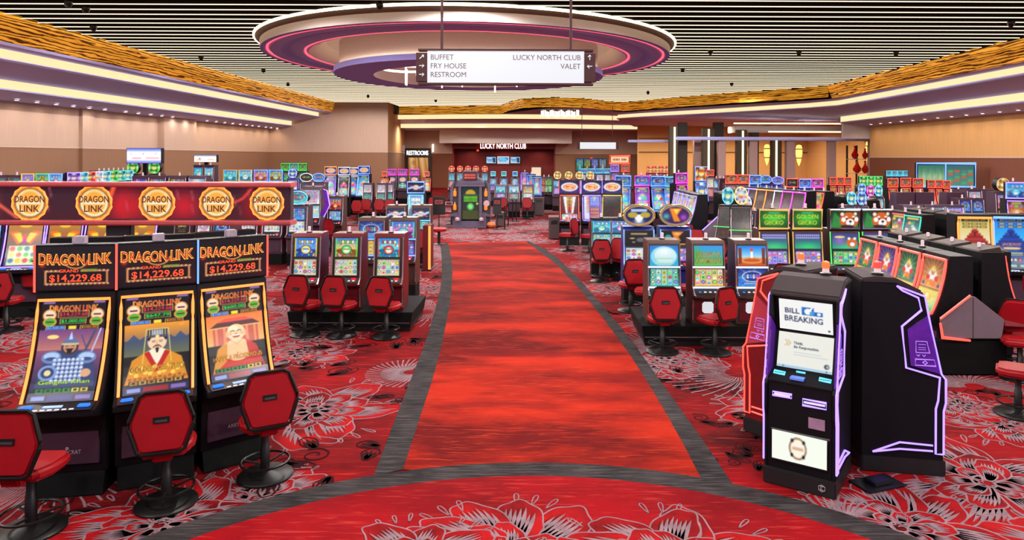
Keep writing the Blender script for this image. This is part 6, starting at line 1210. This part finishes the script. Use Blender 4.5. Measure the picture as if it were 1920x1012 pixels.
# curved row with violet end
for i in range(4):
    Y = 21.4 + i * .72; curved('violet edged reel slot machine facing the aisle, %s from the grey gable' % ORD[i], 4.95, Y, R(-76), .66, 1.86, a_('portrait', 'white', i, 22, 40), 'purple', group='violet curved row beside the gecko machines', full=True, far=True, can=None)
t = thing('bank_gable', 'grey pitched end gable of the violet curved row', 'panel', (5.55, 20.75, 0)); ob('panel', MB().prismy([(-.62, .42), (.62, .42), (.62, .72), (.05, 1.25), (-.05, 1.25), (-.62, .72)], 0, .06), GREYP, t, bevel=.01); ob('foot', MB().box(-.55, .55, 0, .06, 0, .42), PLINTH, t); ob('neon_edge', MB().tube([(-.62, -.02, .74), (-.04, -.02, 1.27)], .02, 5), NEON['purple'], t)
for i in range(3): curved('black slot machine seen from behind, %s past the grey gable' % ORD[i], 6.25 + .1 * i, 21.9 + i * .9, R(110), .66, 1.78, a_('portrait', 'dark', i, 14, 24), 'purple', group='machines backing the violet row', far=True, can='w')
for i in range(4): U(1343 + 7 * i, 334, 35 + .6 * i, a_('portrait', 'blue', i, 12, 14), a_('rows', 'blue', i, 10, 8), 'blue streaked', 'beside the very tall blue one, %s along' % ORD[i], .5, 'blue streaked far row', rot=-40)
CH_(1286, 460, 'at the violet curved row, edge on', -80, Y=20.9); CH_(1304, 460, 'beside the edge on one at the violet row', -70, Y=20.1)
# black cabinets with green lines and round discs
for i, (px, Yv) in enumerate(((1368, 18.5), (1389, 17.7))):
    t = Cc(px, 384, Yv, a_('off', 'dark', i, 18, 30), 'dim', ('striped', 'black')[i], 'with green light lines and disc sign by the gecko machines', .56, None, rot=-35 + 20 * i, far=True, top=('tallo', a_('wheel', ('cyan', 'white')[i], i, 14, 18), NEON[('cyan', 'yellow')[i]], 1.2, .0))
    for z in (.75, 1.15): ob('light_line', MB().box(-.29, .29, -.42, -.40, z, z + .02), NEON['green'], t)
U(1402, 372, 19.2, a_('wheel', 'white', 3, 14, 12), a_('rows', 'dark', 3, 14, 10), 'white disc topped', 'behind the green line cabinets', .5, None, rot=-30, top=('tallo', a_('wheel', 'white', 4, 14, 18), NEON['white'], 1.2))
# gecko and panda bank
for i, px in enumerate((1446, 1508, 1577, 1637)):
    g_ = i < 2; Yg = 13.8
    lo = a_('reels', 'purple' if i < 2 else 'green', i, 44, 28); up_ = Cv(44, 30); up_.grad((.25, .2, .5), (.1, .6, .5)); up_.blob(.5, .9, .6, .4, (.2, .8, .5))
    if g_:
        for k in range(24): up_.ell(.08 + .077 * (k % 12), .14 + .16 * (k // 12), .032, .055, (.75, .7, .95))
    else: up_.blob(.3, .5, .3, .4, (.6, .4, .75)); up_.ell(.76, .62, .2, .3, (.85, .4, .1)); up_.ell(.78, .72, .09, .12, W_); up_.ell(.66, .35, .05, .08, W_); up_.ell(.88, .35, .05, .08, W_); up_.ell(.3, .25, .2, .07, (.9, .85, .6))
    A['gk%d' % i] = up_
    U(px, 391, Yg, up_, lo, ('green lizard', 'green lizard', 'red panda', 'red panda')[i], ('under a lettered green box, aisle end', 'under a lettered green box, beside the panda pair', 'beside the lizard pair', 'half hidden by the red edged row')[i], .60, None, body=CABW, trim=NEON['gold' if g_ else 'green'], wide=True, bars=None, top=('box', A['gecko' if g_ else 'panda'], NEON['gold'] if g_ else CHROME, 1.0, .40), far=False, can='w')
for px, k in ((1475, 0), (1600, 1)): CH_(px, 640, ('peeping over the red kiosk, lizard side', 'peeping over the kiosk top, panda side')[k], (-20, 25)[k], far=False, Y=12.8)
# red edged row facing the aisle, ending in a grey gable
rx = 5.92
for i in range(4):
    Y = 9.95 + .66 * i
    curved('red edged slot machine facing the kiosks, %s from the grey gable' % ORD[i], rx, Y, R(-90), .64, 1.62, A['lion%d' % (3 - i)], 'red', group=None, full=True, lean=.85, frame_r=.02, can='w' if i != 0 else None)
    curved('black slot machine seen from behind, %s from the grey gable of the red row' % ORD[i], rx + .62, Y + .1, R(90), .64, 1.66, A['lion0'], 'red', group='machines backing the red row', can='w', far=True, lean=.85)
t = thing('bank_gable', 'grey pitched end gable of the red edged row beside the kiosks', 'panel', (rx + .07, 9.40, 0))
ob('panel', MB().prismy([(-.40, .52), (.40, .52), (.44, .78), (.03, 1.10), (-.03, 1.10), (-.44, .78)], 0, .05), GREYP, t, bevel=.008); ob('seam', MB().box(-.004, .004, -.004, 0, .52, 1.08), DARKM, t)
ob('plinth', MB().prismy([(-.45, .02), (.45, .02), (.50, .48), (-.50, .48)], .02, .2), PLINTH, t, bevel=.01); ob('neon_edge', MB().tube([(-.46, -.02, .80), (-.05, -.02, 1.12)], .016, 5), NEON['red'], t); ob('neon_edge', MB().tube([(-.46, -.02, .74), (-.43, -.02, .54), (-.05, -.02, .50)], .016, 5), NEON['red'], t)
ob('side_deck', MB().prismy([(.44, .76), (.80, .70), (.80, .68), (.44, .70)], .0, .3), M('deck_rose', (.45, .18, .2), .4), t)
# pyramid machines
for i, px in enumerate((1820, 1888, 1958)):
    Cc(px, 401, 12.9, A['pyr' if i != 1 else 'pyrb'], ('orange', 'blue', 'orange')[i], ('orange tubed', 'blue tubed', 'second orange tubed')[i], ('showing a red pyramid', 'showing a blue pyramid', 'cut by the picture edge beside the blue pyramid')[i], .66, None, rot=-6 - 4 * i, full=False, can=None, frame_r=.022, lean=.7)
t = curved('tall black slot machine seen from behind beside the pyramid pair', 7.35, 11.3, R(160), .70, 1.5, A['lion0'], 'blue', group=None, can='w')
CH_(1905, 560, 'side on before the blue pyramid machine', 75, Y=11.6); CH_(1912, 900, 'at the picture edge facing the grey gable', 55, Y=8.0); CH_(1890, 640, 'behind the grey gable, turned to the aisle', 170, Y=9.9); CH_(1915, 620, 'plum lit one past the grey gable', 150, Y=9.3)
# striped row with teal and red tubes
for i in range(3):
    Y = 17.0 + .66 * i; curved('tiger striped slot machine with %s tube, %s in its row beyond the panda pair' % (('teal', 'red', 'teal')[i], ORD[i]), 9.45, Y, R(-80), .64, 1.62, A['tiger%d' % (2 - i)], ('teal', 'red', 'teal')[i], group=None, full=True, far=True, lean=.85, frame_r=.016)
    curved('black slot machine seen from behind the striped row, %s along' % ORD[i], 10.25, Y, R(95), .66, 1.62, A['lion0'], 'teal', group='machines backing the striped row', far=True)
for i, (px, p) in enumerate(((1708, 'cyan'), (1748, 'gold'), (1785, 'magenta'))): U(px, 384, 21.5, a_('scene', p, i, 34, 14), a_('reels', p, i, 24, 12), ('aqua', 'sunburst', 'pink')[i] + ' wide', 'behind the striped row', .62, None, wide=True, far=True)
for i, px in enumerate((1804, 1827)): U(px, 371, 22.5, a_('title', 'blue', i, 18, 16), a_('reels', 'blue', i, 16, 12), ('blue lit', 'blue and white')[i], 'in the pair above the orange pyramid machine', .42, None)
U(1822, 354, 24, a_('title', 'white', 3, 24, 16), a_('rows', 'blue', 2, 18, 12), 'pale blue topped', 'above the blue pair near the wall case', .52, None)
for i, px in enumerate((1797, 1845)): U(px, 354, 25.5, a_('rows', 'dark', i, 12, 10), a_('rows', 'dark', 1, 12, 10), ('black backed', 'green edged black')[i], 'flanking the pale blue topped one', .55, None, rot=165)
for i, px in enumerate((1901, 1940)): Cc(px, 341, 19, a_('portrait', 'orange', i, 22, 30), 'purple', ('lilac framed', 'second lilac framed')[i], 'by the brown wall at the picture edge', .52, None, full=True, rot=-12, top=('box', a_('scene', 'blue', i, 20, 18), NEON['purple'], 1.0, .46))
U(1874, 338, 21, a_('scene', 'gold', 2, 14, 12), a_('reels', 'gold', 2, 14, 10), 'gold disc topped', 'beside the lilac framed pair', .46, None, top=('disc', a_('wheel', 'gold', 2, 16, 14), NEON['gold'], 1.2))
# slanted open displays in a row
for i, (px, nn) in enumerate(((1403, 'blue'), (1419, 'purple'), (1435, 'orange'), (1454, 'orange'), (1470, 'white'), (1486, 'magenta'), (1506, 'magenta'))):
    Yv = 8.2 * K / (px - VX); Cc(px, 350 + i * 1.2, Yv, a_('off', 'magenta' if 'mag' in nn or 'pur' in nn else 'orange', i, 16, 24), nn, ('blue', 'violet', 'orange', 'second orange', 'white', 'magenta', 'second magenta')[i] + ' edged leaning', 'in the slanted row above the lizard boxes', .66, None, rot=-72, full=True, far=True, can='w', frame_r=.02)
for i, (px, nn) in enumerate(((1524, 'green'), (1542, 'red'))): Cc(px, 358, 9.15 * K / (px - VX), a_('portrait', 'gold', i, 16, 24), nn, nn + ' tubed', 'at the end of the slanted row above the panda boxes', .6, None, rot=-75, full=True, far=True)
for i in range(5): curved('dark slot machine seen from behind, %s in the row beyond the panda boxes' % ORD[i], 10.15, 23.8 - .72 * i, R(100), .62, 1.72, a_('portrait', 'dark', i, 12, 20), 'red', group='dark backs beyond the panda boxes', far=True, can='w')
# upper rows under the lounge
for i, (px, yt, p, nn, tp) in enumerate(((1369, 327, 'red', 'red', 'box'), (1392, 327, 'red', 'red', 'box'), (1414, 328, 'blue', 'blue', 'box'), (1434, 329, 'blue', 'blue', 'oval'), (1456, 331, 'blue', 'purple', 'oval'), (1483, 334, 'dark', 'red', 'box'), (1507, 335, 'blue', 'purple', 'box'), (1530, 335, 'magenta', 'magenta', 'box'))):
    U(px, yt, 29, a_('reels', p, i, 14, 10), a_('rows', p, i, 12, 9), ('red boxed', 'second red boxed', 'blue boxed', 'blue oval topped', 'navy oval topped', 'black and red boxed', 'violet boxed', 'magenta boxed')[i], 'in the row below the lounge columns', .50, None, top=(tp, a_('title', p, i, 16, 11), NEON[nn], 1.0, .38) if tp == 'box' else (tp, a_('title', p, i, 16, 11), NEON[nn]), body=CABB if p == 'blue' else CABP)
for i, px in enumerate((1560, 1574, 1588)): Cc(px, 332, 33, a_('portrait', 'red', i, 9, 16), 'red', 'red barred', 'below the glass display shelf, %s along' % ORD[i], .34, 'red barred trio below the shelf', full=True, top=('box', a_('title', 'red', i, 9, 8), NEON['red'], 1.0, .38))
for i, px in enumerate((1616, 1630, 1643)): U(px, 330, 29, a_('title', 'green', i, 10, 9), a_('reels', 'teal', i, 9, 8), 'green boxed', 'by the brown wall corner, %s along' % ORD[i], .36, 'green boxed trio by the brown wall corner', top=('box', a_('wheel', 'green', i, 12, 10), NEON['green'], 1.0, .40))
for i, (px, yt, p) in enumerate(((1592, 365, 'cyan'), (1611, 365, 'blue'), (1612, 349, 'blue'), (1628, 352, 'magenta'), (1643, 352, 'cyan'))): U(px, yt, 20.5 if yt > 360 else 24.5, a_('reels', p, i, 12, 10), a_('rows', p, i, 12, 10), ('aqua egg', 'blue egg', 'pale blue egg', 'pink egg', 'turquoise egg')[i] + ' topped', ('just above the panda boxes', 'just above the panda boxes')[0] if yt > 360 else 'under the green boxed trio', .44, None, top=('tallo', a_('wheel', p, i, 14, 18), NEON[{'cyan': 'cyan', 'blue': 'blue', 'magenta': 'magenta'}[p]], 1.3))
for i, px in enumerate((1664, 1674.5, 1685, 1695.5)): U(px, 320, 40, a_('title', 'cyan', i, 8, 8), a_('rows', 'blue', i, 8, 8), 'sky blue box topped', 'along the brown wall, %s from the glass shelf' % ORD[i], .31, 'sky blue boxes along the brown wall', top=('box', a_('title', 'cyan', i, 8, 8), NEON['cyan'], 1.0, .32))
for i, (px, yt) in enumerate(((1671, 334), (1695, 333), (1718, 334), (1743, 337), (1757, 337), (1772, 338))): Cc(px, yt, 27 if i < 3 else 30, a_('portrait', 'red', i, 12, 18), 'red', 'red framed', 'under the wall case, %s from the shelf corner' % ORD[i], .42 if i < 3 else .32, 'red framed row under the wall case', full=True, top=('box', a_('title', 'red', i, 12, 10), NEON['red'], 1.0, .36))
for i, px in enumerate((1690, 1726, 1783)): U(px, 360, 23.5, a_('rows', 'dark', i, 12, 10), a_('rows', 'dark', i, 12, 10), 'plain black backed', 'before the red framed row, %s from the shelf corner' % ORD[i], .62, 'black backs before the red framed row', rot=180)
# blue rimmed wall case
Y = 33.0; X, Zc = XH(1773, 328, Y); t = thing('display_case', 'blue neon rimmed display case of two lit panels against the brown wall', 'display case', (X, Y, 0), R(-14)); W0, H0 = 2.55, 1.0
ob('cabinet', MB().box(-W0 / 2, W0 / 2, 0, .3, 0, Zc + .58), CAB, t)
for k, cv in ((-1, Cv(30, 26)), (1, Cv(30, 26))):
    cv.grad((.2, .5, .45), (.75, .9, .6)) if k < 0 else cv.grad((.25, .45, .45), (.4, .6, .5))
    for i in range(4):
        if k < 0: cv.line([(.12 + .25 * i, .1), (.18 + .25 * i, .95)], .02, (.3, .5, .3)); cv.blob(.2 + .22 * i, .6, .1, .3, (.95, .98, .8), .6)
        else:
            for j in range(5): cv.rect(.06 + .24 * i, .25 + .14 * j, .24 + .24 * i, .35 + .14 * j, [(.3, .75, .5), (.9, .4, .25), (.3, .6, .6)][(i + j) % 3])
    scr('lit_panel', cv, W0 * .46, [(-.01, Zc - .52), (-.01, Zc + .48)], t, loc=(k * W0 * .245, 0, 0), s=.8)
ob('neon_rim', MB().tube([(-W0 / 2, -.02, Zc - .56), (W0 / 2, -.02, Zc - .56), (W0 / 2, -.02, Zc + .56), (-W0 / 2, -.02, Zc + .56)], .034, 5, True), NEON['blue'], t); ob('neon_divider', MB().box(-.025, .025, -.03, 0, Zc - .56, Zc + .56), NEON['blue'], t)
# ---- game booth in the aisle
BST = M('booth_violet', (.26, .21, .30), .6, noise=.15, scale=4); BDK = M('booth_dark', (.16, .10, .15), .7); BOT = glow('lantern_orange', (1, .55, .15), 1.0)
Y = 28.9; X = at(881, 428, Y)[0]; t = thing('game_booth', 'violet stone style game booth with a green lit screen at the end of the aisle', 'booth', (X, Y + .6, 0))
ob('step', MB().prism([(-.85, 0), (-.85, .1), (-.7, .1), (-.7, .26), (.5, .26), (.5, 0)], -.72, .72), BST, t, bevel=.01)
for s in (-1, 1):
    ob('pillar', MB().prismy([(s * .38, .26), (s * .52, .26), (s * .50, 1.75), (s * .38, 1.75)], -.55, -.25), BST, t, bevel=.02)
    ob('side_wall', MB().prismy([(s * .52, .05), (s * .78, .05), (s * .84, 1.1), (s * .80, 1.7), (s * .62, 1.98), (s * .52, 1.75)], -.40, .3), BDK, t, bevel=.02)
    ob('horn', MB().prismy([(s * .74, 1.0), (s * .88, 1.1), (s * .84, 1.75), (s * .66, 2.02), (s * .72, 1.72)], -.48, -.38), BST, t, bevel=.02)
    ob('buttress', MB().prismy([(s * .50, .62), (s * .62, .62), (s * .92, .5), (s * .92, .42), (s * .66, .45), (s * .74, .05), (s * .50, .05)], -.5, -.4), BST, t, bevel=.02)
    for z in (.72, 1.30): ob('lantern', MB().lathe([(.03, 0), (.07, .03), (.07, .2), (.03, .27), (.03, .34)], 10, (s * .66, -.45, z)), BOT, t)
ob('lintel', MB().box(-.62, .62, -.58, -.2, 1.72, 1.82), BST, t, bevel=.02); ob('roof', MB().prismy([(-.62, 1.82), (.62, 1.82), (.40, 2.08), (-.40, 2.08)], -.5, .3), BST, t, bevel=.02); ob('back_wall', MB().box(-.5, .5, -.15, .3, .2, 1.75), BDK, t)
c = Cv(30, 58, (.18, .17, .10)); c.grad((.08, .18, .22), (.22, .2, .12)); c.ell(.5, .22, .30, .14, (.85, .65, .12)); c.rect(.15, .22, .85, .37, (.1, .16, .16)); c.rect(.02, .24, .98, .26, (.1, .5, .4))
for y0 in (.29, .35, .41): c.rect(.1, y0, .9, y0 + .035, (.5, .95, .1)); [c.rect(.1 + .12 * k, y0, .115 + .12 * k, y0 + .035, (.1, .15, .1)) for k in range(7)]
c.ell(.5, .60, .2, .11, (.3, .75, .35)); c.ell(.5, .60, .12, .07, (.6, .95, .5)); c.ell(.9, .51, .06, .03, (1, .9, .5)); c.rect(.05, .72, .95, .98, (.28, .30, .12))
scr('screen', c, .72, [(-.40, .32), (-.40, 1.70)], t, s=.9)
c = Cv(24, 12, (.5, .08, .08)); [c.rect(.08 + .12 * k, .15 + .42 * j, .16 + .12 * k, .42 + .42 * j, (1, .5, .4)) for k in range(7) for j in range(2)]
o = ob('title_board', MB().box(-.30, .30, -.56, -.46, 2.0, 2.32), BDK, t, bevel=.03); scr('title_screen', c, .56, [(-.57, 2.03), (-.57, 2.29)], o)
for k in range(5): ob('finial', MB().lathe([(.06, 0), (.07, .05), (.01, .1)], 8, ((k - 2) * .12, -.5, 2.32)), BST, o)
for x_, z_, lb in ((-.86, 1.02, 'side_sign'), ): ob(lb, MB().box(x_ - .2, x_ + .16, -.66, -.6, z_ - .1, z_ + .1), M('booth_sign', (.62, .50, .52), .5), t, bevel=.04); ob('side_sign_print', MB().box(x_ - .14, x_ + .1, -.665, -.66, z_ - .05, z_ + .05), MAROON, t)
ob('moon_sign', MB().lathe([(.01, -.02), (.13, -.02), (.13, .02), (.01, .02)], 16).xf(Matrix.Translation((.70, -.6, 1.02)) @ Matrix.Rotation(R(90), 4, 'X')), M('booth_sign', (.62, .50, .52), .5), t)
for s in (-1, 1): o = ob('stone_ball', MB().lathe([(.01, -.1), (.09, -.05), (.1, 0), (.09, .05), (.01, .1)], 12, (s * .5, -.8, .36)), M('booth_sign', (.62, .50, .52), .5), t, smooth=True)
x, y = fl(921, 427); o = ob('pumpkin', MB().lathe([(.02, 0), (.14, .03), (.19, .12), (.15, .22), (.03, .24)], 14), M('pumpkin_orange', (.75, .38, .18), .6), loc=(x, y, .008), smooth=True); tag(o, 'orange pumpkin on the carpet at the foot of the game booth', 'pumpkin')
# notice stands, bins, stanchions, stool
def notice(label, px, pyb, yt, w, pxw):
    x, y = fl(px, pyb); t = thing('notice_stand', label, 'sign stand', (x, y, 0)); zt2 = Hh(yt, y, px); ob('foot', MB().lathe([(.2, 0), (.2, .02), (.03, .04)], 14), IRON, t); ob('pole', MB().lathe([(.02, .03), (.02, zt2 - .5)], 8), IRON, t); ob('board', MB().box(-w / 2, w / 2, -.03, .03, zt2 - .68, zt2), BLACK, t, bevel=.01)
    c = Cv(18, 14, (.12, .06, .07)); c.rect(.1, .2, .9, .75, (.85, .35, .35)); c.rect(.2, .35, .8, .45, (.3, .05, .05)); c.rect(.2, .55, .7, .62, (.3, .05, .05)); scr('notice', c, w * .8, [(-.035, zt2 - .34), (-.035, zt2 - .06)], t, s=.6)
notice('black notice stand with a red card beside the booth, machine side', 823, 440, 369, .48, 20); notice('black notice stand with a red card on the open aisle side of the booth', 932, 430, 370, .36, 15)
def bin_(label, px, pyb, yt, w, d=.5):
    x, y = fl(px, pyb); t = thing('waste_bin', label, 'bin', (x, y + d / 2, 0)); h = Hh(yt, y, px); ob('body', MB().box(-w / 2, w / 2, -d / 2, d / 2, .03, h - .05), M('bin_grey', (.27, .20, .21), .5, .2), t, bevel=.01); ob('lid', MB().box(-w / 2 - .01, w / 2 + .01, -d / 2 - .01, d / 2 + .01, h - .05, h), M('bin_lid', (.42, .32, .33), .35, .5), t, bevel=.008); ob('flap', MB().box(-w * .3, w * .3, -d / 2 - .012, -d / 2, h - .25, h - .12), BLACK, t)
bin_('grey waste bin beside the game booth and its notice stand', 938, 425, 398, .40); bin_('grey waste cabinet at the end of the cream topped row', 1011, 404, 370, .50); bin_('small grey waste cabinet further down the aisle', 1026, 378, 357, .45); bin_('dark grey waste cabinet beside the ladder machine', 1039, 449, 407, .38, .9)
for i, (px, py) in enumerate(((953, 424), (961, 415), (968, 415), (946, 430))):
    x, y = fl(px, py); t = thing('stanchion', 'slim dark stanchion post beyond the booth, %s along' % ORD[i], 'post', (x, y, 0), group='stanchions by the booth'); ob('foot', MB().lathe([(.15, 0), (.15, .02), (.03, .04)], 12), IRON, t, key='stf'); ob('post', MB().lathe([(.025, .03), (.025, .95), (.04, .97), (.03, 1.0)], 8), IRON, t, key='stp')
x, y = fl(823, 458); t = thing('bar_stool', 'round red topped stool standing at the aisle corner', 'stool', (x, y, 0)); ob('foot', MB().lathe([(.22, 0), (.22, .02), (.04, .05)], 16), IRON, t); ob('pole', MB().lathe([(.05, .04), (.05, .46)], 10), IRON, t); ob('seat', MB().lathe([(.24, .45), (.27, .48), (.27, .54), (.22, .57)], 20), VIN, t, smooth=True)
CH_(848, 425, 'hidden beside the game booth', 60, Y=30.2); CH_(808, 0, 'in the far row near the booth, turned to the wall', 40, Y=33)
